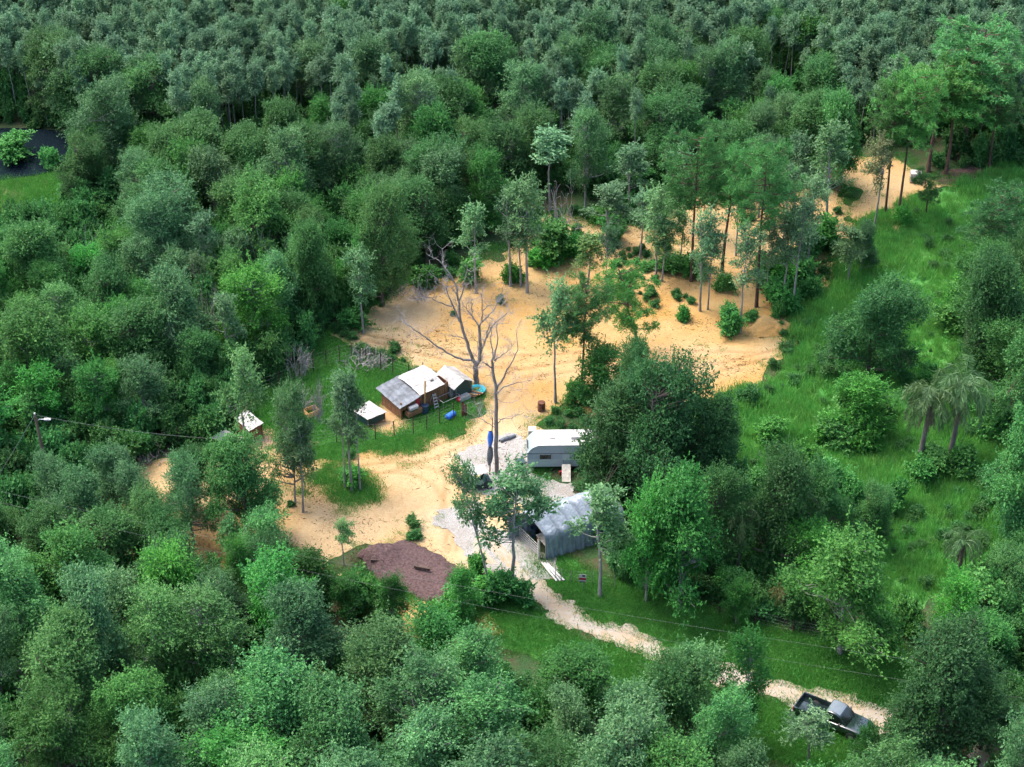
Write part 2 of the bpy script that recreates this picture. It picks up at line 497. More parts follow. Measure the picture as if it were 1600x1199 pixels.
def f_sand(X, Y):
    d = np.maximum(sdf(SAND, X, Y), 0 * X - 50)
    d = d + fbm(X, Y, 4, 6) * 4.6 + fbm(X + 3, Y, 0.9, 2) * 0.9
    l = np.minimum(sdf(SAND_LEFT, X, Y), 2.5) + fbm(X + 40, Y, 4.5, 4) * 7.5 - 0.9
    fr = np.minimum(sdf(SAND_FRONT, X, Y), 1.5) + fbm(X + 80, Y, 3.5, 4) * 5 - 0.2
    fa = np.minimum(sdf(SAND_FAR, X, Y), 2.0) + fbm(X, Y + 30, 5, 4) * 5.0 - 0.2
    # grassy islands inside the clearing's far, wooded half
    back = np.clip((Y - P(0, 470).y) / 8, 0, 1)
    d = d - back * np.clip(fbm(X + 11, Y + 5, 5, 3) - 0.13, 0, 1) * 22
    for g in GRASS_BITS[2:3]:
        d = np.minimum(d, -sdf(g, X, Y) - fbm(X, Y, 2.5, 5) * 4)
    return np.maximum.reduce([d, l, fr, fa])
TRACKS = [[(480,745),(560,728),(620,722),(660,727),(690,740),(715,762),(724,790),(722,830),(735,860)],
          [(490,760),(560,742),(620,738),(655,745),(680,760),(695,785),(698,820),(715,860)],
          [(600,722),(660,706),(720,680),(750,650),(775,610),(800,580),(900,565),(1100,575),(1240,540)],
          [(620,732),(680,716),(735,690),(765,655),(790,618),(815,592),(900,580),(1090,590),(1200,560)],
          [(560,528),(640,548),(740,575),(800,575)], [(560,520),(650,538),(760,560),(900,552),(1060,548),(1180,552)],
          [(740,860),(726,800),(735,740),(760,700)], [(700,860),(690,800),(700,735),(730,695)]]
def track_depth(X, Y):
    t = np.zeros(X.shape)
    for p in TRACKS:
        d = path_dist(p, X, Y)
        t = np.maximum(t, np.exp(-(d / 0.22) ** 2) * (0.5 + 0.9 * np.clip(fbm(X, Y, 6, 2) + 0.4, 0, 1)))
    return np.clip(t, 0, 1)
def a_orange(X, Y):
    d = np.clip(1 - sdf([(470,700),(560,712),(700,690),(745,720),(730,850),(600,850),(400,880),(420,780)], X, Y) / -5, 0, 1)
    return np.clip(d * (0.55 + 1.6 * fbm(X, Y, 6, 4)) + np.clip(fbm(X, Y + 9, 9, 4) * 2.2 - 0.25, 0, 0.7), 0, 1) * 0.85
def a_pale(X, Y):
    k = np.zeros(X.shape)
    for g in GRAVEL:
        k = np.maximum(k, np.clip(1 + (sdf(g, X, Y) + fbm(X, Y, 3, 4) * 5) / 5, 0, 1))
    k = np.maximum(k, np.clip(fbm(X - 30, Y + 70, 11, 4) * 3 + 0.1, 0, 0.65))
    for p in TRACKS:
        d = path_dist(p, X, Y)
        k = np.maximum(k, np.exp(-(d / 1.2) ** 2) * (0.45 + 0.9 * fbm(X, Y, 3, 4)))
    back = np.clip((Y - P(0, 470).y) / 10, 0, 1)
    return np.clip(np.maximum(k, back * 0.35), 0, 1)
def a_damp(X, Y):
    return np.clip(track_depth(X, Y) * 0.7 + np.clip(fbm(X + 5, Y + 50, 2.2, 4) - 0.2, 0, 1) * 1.6, 0, 0.6)
def a_weedy(X, Y):
    return np.clip(np.maximum(1 - f_sand(X, Y) / 3.2, fbm(X, Y + 70, 6, 3) * 3 - 0.35), 0, 1) * 0.9
grid_sheet('sand_clearing', f_sand, box_of([SAND, SAND_LEFT, SAND_FRONT, SAND_FAR]), 0.3, 0.02, M['sand'],
           {'orange': a_orange, 'pale': a_pale, 'damp': a_damp, 'weedy': a_weedy},
           lambda X, Y: fbm(X, Y, 1.6, 3) * 0.05 - track_depth(X, Y) * 0.035 + 0.02)
def f_gravel(X, Y):
    return np.maximum(*[sdf(g, X, Y) + fbm(X, Y, 3, 5) * 4.2 + fbm(X, Y, 0.5, 2) * 1.2 for g in GRAVEL])
grid_sheet('gravel_pad', f_gravel, box_of(GRAVEL), 0.3, 0.075, M['gravel'])
def f_road(X, Y):
    d = path_dist(ROAD, X, Y)
    return np.maximum(1.15 - d, -9) + fbm(X, Y, 2.4, 6) * 2.6 + fbm(X, Y, 0.6, 2) * 1.2
def ruts(X, Y):
    d = path_dist(ROAD, X, Y)
    return np.exp(-((d - 0.8) / 0.2) ** 2)
grid_sheet('sandy_road', f_road, box_of([ROAD], 6), 0.25, 0.085, M['road'],
           {'damp': lambda X, Y: np.clip(ruts(X, Y) * 0.25 + np.clip(fbm(X, Y, 1.5, 4) - 0.18, 0, 1) * 1.5, 0, 0.7)},
           lambda X, Y: -0.03 * ruts(X, Y))
def fld(polys, s, amp):
    return lambda X, Y: np.maximum.reduce([sdf(p, X, Y) + fbm(X, Y, s, 4) * amp for p in polys])
def f_yard(X, Y):
    return np.minimum((fld([YARD], 3, 2.8)(X, Y) + fbm(X, Y, 0.8, 2) * 1.3), np.minimum(-fld([COOP_DIRT], 2, 1.6)(X, Y), -fld([PEN_DIRT], 2, 2)(X, Y)))
f_verge = fld([VERGE_R, VERGE_L], 3, 2.0)
f_field = fld([FIELD], 4, 2.5)
f_verge2 = lambda X, Y: np.minimum(f_verge(X, Y), np.minimum(-f_road(X, Y) - 0.05, -f_field(X, Y)))
grid_sheet('yard_grass', f_yard, box_of([YARD]), 0.4, 0.012, M['turf'])
grid_sheet('roadside_grass', f_verge2, box_of([VERGE_R, VERGE_L]), 0.4, 0.012, M['turf'])
grid_sheet('meadow', f_field, box_of([FIELD]), 0.5, 0.012, M['meadow'])
M['dirt'] = rough_mat('bare_dirt', (0.32, 0.19, 0.08), (0.40, 0.27, 0.14), 1.5, dist=0.06)
M['pendirt'] = rough_mat('pen_dirt', (0.22, 0.14, 0.09), (0.36, 0.24, 0.16), 1.5, dist=0.06)
grid_sheet('bare_dirt', fld([COOP_DIRT], 2, 1.2), box_of([COOP_DIRT]), 0.3, 0.03, M['dirt'])
grid_sheet('pen_dirt', fld([PEN_DIRT], 2, 2), box_of([PEN_DIRT]), 0.3, 0.03, M['pendirt'])
f_pond = fld([POND], 4, 1.5)
pd = grid_sheet('pond_water', f_pond, box_of([POND]), 0.6, 0.03, M['water'])
for v in pd.data.vertices: v.co.z = 0.17
grid_sheet('pond_bank', fld([BANK], 4, 2), box_of([BANK]), 0.5, 0.035, M['bank'])

# heaps: a mound of dug sand and a heap of wood mulch
def heap(name, c, rx, ry, h, rz, mat, seed, label, cat, lump=0.25):
    n = 40
    V, Q = [], []
    for i in range(n + 1):
        for j in range(n + 1):
            u, v = i / n * 2 - 1, j / n * 2 - 1
            r = math.hypot(u, v) * (1 + 0.5 * float(fbm(u * 2 + seed, v * 2, 1, 3)))
            z = h * max(0.0, 1 - r) ** 1.15 + (lump * h * float(fbm(u * 5 + seed, v * 5, 1, 3)) if r < 1 else 0) - 0.06
            x, y = u * rx, v * ry
            V.append((x, y, z))
    for i in range(n):
        for j in range(n):
            a = i * (n + 1) + j
            Q.append((a, a + n + 1, a + n + 2, a + 1))
    V = np.array(V); keep = [q for q in Q if max(V[k][2] for k in q) > -0.055]
    o = bpy.data.objects.new(name, quad_mesh(name, V, keep, mat, smooth=True))
    link(o); o.location = c; o.rotation_euler.z = rz
    return tag(o, label, cat)
M['mulch'] = rough_mat('wood_mulch', (0.050, 0.030, 0.030), (0.125, 0.080, 0.076), 5, bmp=0.9, dist=0.15)
g0 = G(1195, 510); g0.z += 0.08
heap('sand_mound', g0, 2.6, 2.0, 1.15, 0.2, M['sand'], 3, 'cone-shaped mound of dug orange sand at the clearing edge beside slender trunks', 'mound')
MULCH = [(553,868),(578,850),(612,852),(648,852),(690,868),(712,895),(706,925),(690,946),(655,940),(625,925),(590,915),(566,895)]
f_mulch = lambda X, Y: fld([MULCH], 3.0, 2.6)(X, Y) + fbm(X, Y, 0.4, 3) * 0.7
def z_mulch(X, Y):
    c = P(592, 868); pk = np.exp(-((X - c.x) / 1.5) ** 2 - ((Y - c.y) / 1.7) ** 2) * 0.9
    return np.clip(f_mulch(X, Y) * 0.35, 0, 0.26) + pk * 0.7 * np.clip(f_mulch(X, Y), 0, 1) + fbm(X, Y, 0.7, 4) * 0.30 + 0.02
mo = grid_sheet('mulch_heap', f_mulch, box_of([MULCH]), 0.16, 0.05, M['mulch'], None, z_mulch)
del mo['kind']; tag(mo, 'low purplish-brown heap of wood mulch beside the driveway', 'mulch heap')
# ------------------------------------------------------------------ plants: prototypes
def unit(v):
    return v / (np.linalg.norm(v, axis=-1, keepdims=True) + 1e-9)

def crown_tree(seed, H, Rc, z0, n_clump, per, leaf, bark, leafmat, clump=0.62, trunk_r=0.16, lobes=5, sparse=0.0,
               flat=0.75, limbs=7, droop=0.25, lean=0.05, twig=True, stems=1, jitter=0.35):
    """broadleaved tree. H height, Rc crown radius, z0 lowest foliage height. returns quad builders for wood and leaves"""
    rs = np.random.RandomState(seed)
    wood, lv = QB(), QB()
    zc = (H + z0) / 2
    # lobes of the crown
    L = []
    for k in range(lobes):
        a = k * 2.4 + rs.rand() * 1.6
        t = min(0.97, max(0.05, (k + rs.rand()) / lobes))
        prof = (1 - 0.72 * t ** 1.7) * (0.62 + 0.38 * min(1, t / 0.25))
        rr = Rc * prof * rs.uniform(0.25, 0.95)
        rx = Rc * rs.uniform(.13, .30)
        rzz = min((H - z0) * rs.uniform(.10, .20), rx * 1.15)
        zz = min(z0 + (H - z0) * (0.08 + 0.86 * t), H - rzz * 0.9)
        L.append((rr * math.cos(a), rr * math.sin(a), zz, rx, rzz))
    top = rs.randn(2) * 0.18 * Rc
    L.append((top[0], top[1], H - (H - z0) * 0.13, Rc * 0.34, (H - z0) * 0.13))
    L.append((0, 0, (H + z0) / 2, Rc * 0.28, (H - z0) * 0.34))
    skew = rs.randn(2) * 0.14 * Rc
    L = [(l[0] + skew[0] * (l[2] - z0) / (H - z0), l[1] + skew[1] * (l[2] - z0) / (H - z0), l[2], l[3], l[4]) for l in L]
    LT0 = rs.uniform(-.28, .28, len(L)); CT = []
    C = []
    tries = 0
    md = clump * 0.62
    while len(C) < n_clump and tries < n_clump * 30:
        tries += 1
        li = rs.randint(len(L)); l = L[li]
        d = unit(rs.randn(3)); r = rs.rand() ** 0.33 * 0.5 + 0.5
        if rs.rand() < 0.18: r *= rs.uniform(1.15, 1.6)
        if d[2] < -0.3 and rs.rand() < 0.7: continue
        p = np.array([l[0] + d[0] * r * l[3], l[1] + d[1] * r * l[3], l[2] + d[2] * r * l[4]])
        if p[2] < z0 * 0.9 or p[2] > H - clump * 0.3: continue
        if C and np.min(np.linalg.norm(np.array(C) - p, axis=1)) < md * rs.uniform(.6, 1.2): continue
        C.append(p); CT.append(LT0[li])
    C = np.array(C)
    # trunk(s)
    nodes, nrad = [], []
    for s in range(stems):
        m = 9
        t = np.linspace(0, 1, m)
        a = rs.rand() * 6.28
        top = H * rs.uniform(0.78, 0.9)
        sp = (0.35 * Rc if stems > 1 else lean * H) * rs.uniform(.6, 1.2)
        x = np.cos(a) * sp * t + np.cumsum(rs.randn(m)) * 0.06 * t
        y = np.sin(a) * sp * t + np.cumsum(rs.randn(m)) * 0.06 * t
        pts = np.stack([x, y, t * top], 1); pts[0, 2] = -0.25
        rad = trunk_r * (1 - 0.82 * t) * (1 if stems == 1 else 0.72) + 0.012
        rad[0] *= 1.35
        wood.tube(pts, rad, 7)
        f = np.linspace(0, 1, 40)
        nodes.append(np.stack([np.interp(f, t, pts[:, k]) for k in range(3)], 1)); nrad.append(np.interp(f, t, rad))
    nodes = np.concatenate(nodes); nrad = np.concatenate(nrad)
    order = np.argsort(-np.linalg.norm(C[:, :2], axis=1))
    heads = list(order[:limbs * 3:3]); rest = [i for i in range(len(C)) if i not in set(heads)]
    for n_i, i in enumerate(heads + rest):
        c = C[i]
        d = np.linalg.norm(nodes - c, axis=1) + np.clip(nodes[:, 2] - c[2] + 0.35 * np.linalg.norm(nodes[:, :2] - c[:2], axis=1), 0, None) * 2.5
        d = d + (nodes[:, 2] < z0 * 0.45) * 50
        k = int(np.argmin(d)); s = nodes[k]
        big = n_i < limbs
        if not big and not twig: continue
        ln = np.linalg.norm(c - s)
        mid = s * 0.5 + c * 0.5 + np.array([0, 0, -0.08 * ln]) + rs.randn(3) * 0.07 * ln
        t = np.linspace(0, 1, 6 if big else 4)[:, None]
        pts = (1 - t) ** 2 * s + 2 * t * (1 - t) * mid + t * t * c
        r0 = min(nrad[k] * 0.8, 0.026 + 0.02 * ln + (0.035 if big else 0)); r1 = 0.014
        rad = np.linspace(r0, r1, len(pts))
        wood.tube(pts, rad, 5 if big else 3)
        if big:
            nodes = np.concatenate([nodes, pts[1:]]); nrad = np.concatenate([nrad, rad[1:]])
    # leaves
    for ci_, c in enumerate(C):
        k = max(4, int(per * rs.uniform(.55, 1.3)))
        rcl = clump * rs.uniform(.55, 1.45)
        d = unit(rs.randn(k, 3) + np.array([0, 0, 0.25]))
        r = (rs.rand(k) ** 0.5 * rs.choice([1, 1, 1, 1.35], k))[:, None]
        p = c + d * r * rcl * np.array([1, 1, flat])
        out = unit(d * 0.8 + rs.randn(k, 3) * 0.8 + np.array([0, 0, -droop]))
        nr = unit(np.array([0, 0, 1.0]) + d * 0.5 + rs.randn(k, 3) * 0.55)
        Ls = leaf * rs.uniform(.6, 1.4, k) * rs.choice([.75, 1.0, 1.0, 1.35])
        tb = rs.uniform(0.2, 0.65) + CT[ci_]
        lv.leaves(p, out, nr, Ls, Ls * 0.55, np.clip(tb + rs.randn(k) * jitter, 0, 1))
        # leafy shoots that break up the outline
        for _ in range(rs.randint(1, 4)):
            sd = unit(rs.randn(3) * 0.8 + unit(c - np.array([0, 0, zc])) * 0.9 + np.array([0, 0, 0.45]))
            ll = clump * rs.uniform(1.0, 2.4); m = 13
            f = np.linspace(0.35, 1, m)[:, None]
            p = c + sd * f * ll + rs.randn(m, 3) * 0.05 * clump
            out = unit(sd * 0.5 + rs.randn(m, 3) * 0.8)
            lv.leaves(p, out, unit(np.array([0, 0, 1.0]) + rs.randn(m, 3) * 0.6), leaf * rs.uniform(.6, 1.2, m), leaf * 0.5, np.clip(tb + 0.12 + rs.randn(m) * jitter, 0, 1))
    return wood, lv

def pine_tree(seed, H, Rc, z0, n_br=26, trunk_r=0.2, bent=0.0, tuftn=22, dens=1.0):
    rs = np.random.RandomState(seed)
    wood, lv = QB(), QB()
    m = 12
    t = np.linspace(0, 1, m)
    a = rs.rand() * 6.28
    x = np.cos(a) * H * 0.03 * t + np.cumsum(rs.randn(m)) * 0.08 * (1 + 4 * bent) * t
    y = np.sin(a) * H * 0.03 * t + np.cumsum(rs.randn(m)) * 0.08 * (1 + 4 * bent) * t
    tr = np.stack([x, y, t * H * 0.97], 1); tr[0, 2] = -0.25
    rad = trunk_r * (1 - 0.85 * t) + 0.015; rad[0] *= 1.3
    wood.tube(tr, rad, 7)
    tufts = []
    for k in range(n_br):
        f = (k + rs.rand()) / n_br
        z = z0 + (H * 0.96 - z0) * f
        s = np.array([np.interp(z, tr[:, 2], tr[:, i]) for i in range(3)])
        az = k * 2.4 + rs.randn() * 0.5
        prof = math.sin(min(1, 0.25 + f * 0.9) * math.pi * 0.78) ** 0.8
        ln = Rc * prof * rs.uniform(.55, 1.15) + 0.3
        d = np.array([math.cos(az), math.sin(az), 0])
        e = s + d * ln + np.array([0, 0, ln * rs.uniform(0.05, 0.5)])
        mid = (s + e) / 2 + np.array([0, 0, -0.12 * ln]) + rs.randn(3) * 0.08 * ln
        tt = np.linspace(0, 1, 6)[:, None]
        pts = (1 - tt) ** 2 * s + 2 * tt * (1 - tt) * mid + tt * tt * e
        wood.tube(pts, np.linspace(0.02 + 0.016 * ln, 0.012, 6), 4)
        ns = max(2, int(ln * 4.2 * dens))
        for q in range(ns):
            g = 0.35 + 0.65 * rs.rand()
            b0 = np.array([np.interp(g, tt[:, 0], pts[:, i]) for i in range(3)])
            o = rs.randn(3) * 0.38 * (0.4 + 0.35 * ln) * np.array([1, 1, 0.5]) + np.array([0, 0, 0.18])
            tufts.append(b0 + o)
            wood.tube(np.stack([b0, b0 + o * 0.6, b0 + o]), [0.014, 0.011, 0.008], 3)
    for c in np.array(tufts):
        k = int(tuftn * rs.uniform(.7, 1.3))
        d = unit(rs.randn(k, 3) + np.array([0, 0, 0.55]))
        p = c + d * 0.05 + rs.randn(k, 3) * 0.10
        Ls = rs.uniform(.28, .46, k)
        lv.leaves(p, d, unit(rs.randn(k, 3)), Ls, 0.075, np.clip(rs.uniform(.2, .7) + rs.randn(k) * .25, 0, 1))
    return wood, lv

def shrub(seed, H, Rc, n_clump, per, leaf):
    return crown_tree(seed, H, Rc, 0.12 * H, n_clump, per, leaf, None, None, clump=0.34, trunk_r=0.035, lobes=5, limbs=4, stems=3, flat=0.9)

def twig_bush(seed, H, Rc, n=26):
    rs = np.random.RandomState(seed)
    q = QB()
    def br(p, d, ln, r, dep):
        k = 4
        pts = [p]
        for _ in range(k):
            d = unit(d + rs.randn(3) * 0.22)
            p = p + d * ln / k; pts.append(p)
        q.tube(np.array(pts), np.linspace(r, r * 0.55, k + 1), 4 if dep > 1 else 3)
        if dep > 0:
            for _ in range(3 if dep > 1 else 4):
                j = rs.randint(1, k + 1)
                br(np.array(pts[j]), unit(d + rs.randn(3) * 0.65 + np.array([0, 0, 0.1])), ln * rs.uniform(.5, .75), r * 0.55, dep - 1)
    for _ in range(n):
        a = rs.rand() * 6.28
        br(np.array([rs.randn() * .2 * Rc, rs.randn() * .2 * Rc, -0.05]), unit(np.array([math.cos(a) * rs.rand() * Rc / H * 1.6, math.sin(a) * rs.rand() * Rc / H * 1.6, 1.0])), H * 0.55, 0.03, 2)
    return q

def palm_tree(seed, H, Rc, trunk_r=0.17, n=20, dry=5):
    """feather palm: curved trunk, arching fronds with hanging leaflets, dry fronds below"""
    rs = np.random.RandomState(seed)
    wood, lv, dr = QB(), QB(), QB()
    t = np.linspace(0, 1, 8)
    tr = np.stack([0.25 * np.sin(t * 2), 0.15 * t, t * H], 1); tr[0, 2] = -0.2
    wood.tube(tr, trunk_r * (1.25 - 0.45 * t), 8)
    top = tr[-1]
    for k in range(n + dry):
        isdry = k >= n
        az = k * 2.399 + rs.randn() * 0.2
        el = (rs.uniform(-1.25, -0.95) if isdry else (1.25 - 1.5 * (k / n)))
        ln = Rc * rs.uniform(.85, 1.15) * (0.8 if isdry else 1)
        d = np.array([math.cos(az) * math.cos(el), math.sin(az) * math.cos(el), math.sin(el)])
        p = top.copy(); pts = [p]
        st = 12
        for i in range(st):
            p = p + d * ln / st
            d = unit(d + np.array([0, 0, -0.16 - 0.02 * i * (not isdry)]))
            pts.append(p)
        pts = np.array(pts)
        qb = dr if isdry else lv
        qb.tube(pts, np.linspace(0.035, 0.008, st + 1), 3, tint=0.6)
        f = rs.uniform(0.12, 1.0, 110)
        c = np.stack([np.interp(f, np.linspace(0, 1, st + 1), pts[:, i]) for i in range(3)], 1)
        tan = unit(pts[-1] - pts[0])
        side = unit(np.cross(tan, [0, 0, 1])) * np.where(rs.rand(110) < .5, -1, 1)[:, None]
        dd = unit(side * 0.8 + tan * 0.55 + np.array([0, 0, -0.75]) + rs.randn(110, 3) * 0.25)
        Ls = (0.62 * np.sin(np.clip(f, .1, .95) * math.pi) ** 0.6 + 0.15) * (0.6 if isdry else 1)
        qb.leaves(c, dd, unit(rs.randn(110, 3) * 0.4 + tan), Ls, 0.055, np.clip(rs.uniform(.2, .7) + rs.randn(110) * .2, 0, 1))
    return wood, lv, dr

def grass_tuft(seed, n, h, spread, w=0.03, lean=0.5):
    rs = np.random.RandomState(seed)
    q = QB()
    b = np.stack([rs.randn(n) * spread, rs.randn(n) * spread, np.full(n, -0.03)], 1)
    d = unit(rs.randn(n, 3) * np.array([lean, lean, 0.1]) + np.array([0, 0, 1.0]))
    Ls = h * rs.uniform(.5, 1.25, n)
    q.leaves(b, d, unit(rs.randn(n, 3) * np.array([1, 1, .2])), Ls, w, np.clip(rs.rand(n), 0, 1))
    return q

PROTO = {}
def reg(kind, H, Rc, wood, lv, bark, leaf, extra=None):
    """store the prototype's meshes: trunk, crown, and one joined mesh for scattering"""
    k = len(PROTO.setdefault(kind, []))
    tm = wood.mesh(kind + '_trunk', [M[bark]], True)
    cm = lv.mesh(kind + '_crown', [M[leaf]])
    PROTO[kind].append(dict(H=H, R=Rc, trunk=tm, crown=cm, wood=wood, lv=lv, bark=M[bark], leaf=M[leaf], extra=extra))

for s in range(5):
    H, Rc = (10, 10.5, 9.5, 11, 10)[s], (4.2, 4.6, 3.8, 4.3, 4.7)[s]
    reg('oak', H, Rc, *crown_tree(100 + s, H, Rc, 1.5, 330, 84, 0.19, None, None, clump=0.70, trunk_r=0.20, lobes=20), 'bark_brown', 'oak')
for s in range(5):
    H, Rc = (11, 11.5, 10.5, 12, 11)[s], (3.5, 3.9, 3.2, 3.6, 4.0)[s]
    reg('bay', H, Rc, *crown_tree(200 + s, H, Rc, 2.4, 230, 66, 0.19, None, None, clump=0.70, trunk_r=0.15, lobes=17), 'bark_grey', 'bay')
for s in range(4):
    H, Rc = (9, 9.5, 8.5, 10)[s], (3.1, 2.9, 3.3, 3.2)[s]
    reg('maple', H, Rc, *crown_tree(300 + s, H, Rc, 0.9, 190, 68, 0.20, None, None, clump=0.66, trunk_r=0.13, lobes=15), 'bark_grey', 'maple')
for s in range(4):
    H, Rc = (9, 9.5, 8.5, 10)[s], (1.7, 1.5, 1.9, 1.8)[s]
    reg('slender', H, Rc, *crown_tree(400 + s, H, Rc, 3.9, 52, 50, 0.20, None, None, clump=0.46, trunk_r=0.10, lobes=9, limbs=6, lean=0.04), 'bark_grey', 'slender')
for s in range(5):
    H, Rc = (11.5, 12, 11, 12.5, 11.8)[s], (1.35, 1.5, 1.2, 1.4, 1.55)[s]
    reg('far', H, Rc, *crown_tree(500 + s, H, Rc, 7.6, 50, 50, 0.20, None, None, clump=0.44, trunk_r=0.085, lobes=8, limbs=4, lean=0.03, twig=False), 'bark_grey', 'far')
for s in range(4):
    H, Rc = (17, 18, 16.5, 17.5)[s], (3.0, 3.3, 2.8, 3.2)[s]
    reg('pine', H, Rc, *pine_tree(600 + s, H, Rc, 8.8, 36, 0.16, tuftn=34, dens=1.05), 'bark_pine', 'needle')
for s in range(2):
    reg('bentpine', 9.5, 2.6, *pine_tree(650 + s, 9.5, 2.6, 2.8, 19, 0.16, bent=0.6, tuftn=40, dens=1.15), 'bark_pine', 'needle')
for s in range(5):
    H, Rc = (1.7, 2.0, 1.5, 2.3, 1.8)[s], (1.0, 1.15, 1.1, 1.0, 1.3)[s]
    reg('shrub', H, Rc, *shrub(700 + s, H, Rc, 64, 34, 0.20), 'bark_brown', 'shrub')
for s in range(2):
    w, l, d = palm_tree(800 + s, 5.0, 2.9)
    reg('palm', 5.6, 2.7, w, l, 'bark_dead', 'palm', d.mesh('palm_dry', [M['palmdry']]))
TWIG = [twig_bush(900 + s, 2.0, 1.5, 12).mesh('twig_bush', [M['twig']]) for s in range(3)]

# --- scattered stuff through geometry nodes
def proto_collection(name, meshes, colors=None):
    c = bpy.data.collections.new(name)
    for i, me in enumerate(meshes):
        o = bpy.data.objects.new('%s_%02d' % (name, i), me)
        if colors: o.color = colors[i]
        c.objects.link(o)
    return c
def joined(kind):
    out = []
    for p in PROTO[kind]:
        q = QB()
        V, Q, T, _ = p['wood'].arrays(); q.add(V, Q, T, 0)
        V, Q, T, _ = p['lv'].arrays(); q.add(V, Q, T, 1)
        out.append(q.mesh(kind + '_whole', [p['bark'], p['leaf']]))
    return out
def scatter(name, pts, scl, coll, seed=0, idx=None, label=None, cat=None, tilt=0.06):
    n = len(pts)
    rs = np.random.RandomState(seed)
    me = bpy.data.meshes.new(name)
    me.vertices.add(n); me.vertices.foreach_set('co', np.asarray(pts, np.float32).ravel())
    a = me.attributes.new('scl', 'FLOAT_VECTOR', 'POINT'); a.data.foreach_set('vector', np.asarray(scl, np.float32).ravel())
    rot = np.stack([rs.randn(n) * tilt, rs.randn(n) * tilt, rs.rand(n) * 6.283], 1)
    a = me.attributes.new('rot', 'FLOAT_VECTOR', 'POINT'); a.data.foreach_set('vector', rot.astype(np.float32).ravel())
    if idx is None: idx = rs.randint(0, len(coll.objects), n)
    a = me.attributes.new('pick', 'INT', 'POINT'); a.data.foreach_set('value', np.asarray(idx, np.int32))
    o = bpy.data.objects.new(name, me); link(o); tag(o, label, cat, kind='stuff')
    ng = bpy.data.node_groups.new(name + '_scatter', 'GeometryNodeTree')
    ng.interface.new_socket('Geometry', in_out='INPUT', socket_type='NodeSocketGeometry')
    ng.interface.new_socket('Geometry', in_out='OUTPUT', socket_type='NodeSocketGeometry')
    gi = ng.nodes.new('NodeGroupInput'); go = ng.nodes.new('NodeGroupOutput')
    ci = ng.nodes.new('GeometryNodeCollectionInfo'); ci.inputs[0].default_value = coll
    ci.inputs['Separate Children'].default_value = True; ci.inputs['Reset Children'].default_value = True
    ip = ng.nodes.new('GeometryNodeInstanceOnPoints'); ip.inputs['Pick Instance'].default_value = True
    def attr(nm, ty):
        k = ng.nodes.new('GeometryNodeInputNamedAttribute'); k.data_type = ty; k.inputs[0].default_value = nm
        return k.outputs[0]
    e2r = ng.nodes.new('FunctionNodeEulerToRotation')
    ng.links.new(attr('rot', 'FLOAT_VECTOR'), e2r.inputs[0])
    ng.links.new(gi.outputs[0], ip.inputs['Points']); ng.links.new(ci.outputs[0], ip.inputs['Instance'])
    ng.links.new(attr('pick', 'INT'), ip.inputs['Instance Index'])
    ng.links.new(e2r.outputs[0], ip.inputs['Rotation']); ng.links.new(attr('scl', 'FLOAT_VECTOR'), ip.inputs['Scale'])
    ng.links.new(ip.outputs[0], go.inputs[0])
    md = o.modifiers.new('scatter', 'NODES'); md.node_group = ng
    return o

# ------------------------------------------------------------------ plants: single trees
TREES = []           # (x, y, radius) of everything that stands, to keep scatter apart
CNT = {}
def place_tree(kind, loc, H, W, rz, label, group=None, color=(1, 1, 1, 1), lean=(0, 0), variant=None, name=None, cat='tree'):
    ps = PROTO[kind]
    k = CNT.get(kind, 0); CNT[kind] = k + 1
    p = ps[(k if variant is None else variant) % len(ps)]
    nm = name or {'oak': 'oak_tree', 'bay': 'bay_tree', 'maple': 'maple_tree', 'slender': 'slender_tree', 'far': 'slim_tree',
                  'pine': 'pine_tree', 'bentpine': 'pine_tree', 'shrub': 'shrub', 'palm': 'palm_tree'}[kind]
    o = empty(nm, loc, rz, label, cat, group)
    o.rotation_euler = (lean[0], lean[1], rz)
    sx = W / 2 / p['R']
    st = 1 + 0.16 * math.sin(loc[0] * 3.1 + loc[1] * 1.7)
    o.scale = (sx * st, sx / st, H / p['H'])
    for part in ('trunk', 'crown'):
        c = bpy.data.objects.new(part if kind != 'shrub' else {'trunk': 'stem', 'crown': 'foliage'}[part], p[part])
        c.color = color if part == 'crown' else (1, 1, 1, 1)
        link(c, o)
    if p['extra']:
        c = bpy.data.objects.new('dry_frond', p['extra']); link(c, o)
    TREES.append((loc[0], loc[1], W / 2))
    return o
def T(kind, bx, by, ty, wpx, label, color=(1, 1, 1, 1), group=None, lean=0.0, **kw):
    """tree with its foot at photo pixel (bx,by), its top at row ty and its crown wpx pixels wide"""
    H = height_of(bx, by, ty); W = wpx / px_per_m(bx, by)
    random.seed(int(bx * 7 + by))
    rz = 0.0 if lean else random.uniform(0, 6.28)
    return place_tree(kind, G(bx, by, 0.05), H, W, rz, label, group, color, lean=(0, lean), **kw)
BR, DK, LT, SV, YL = (1.35, 1.45, 1.1, 1), (0.78, 0.82, 0.85, 1), (1.2, 1.25, 1.15, 1), (1.35, 1.3, 1.4, 1), (1.7, 1.5, 1.0, 1)
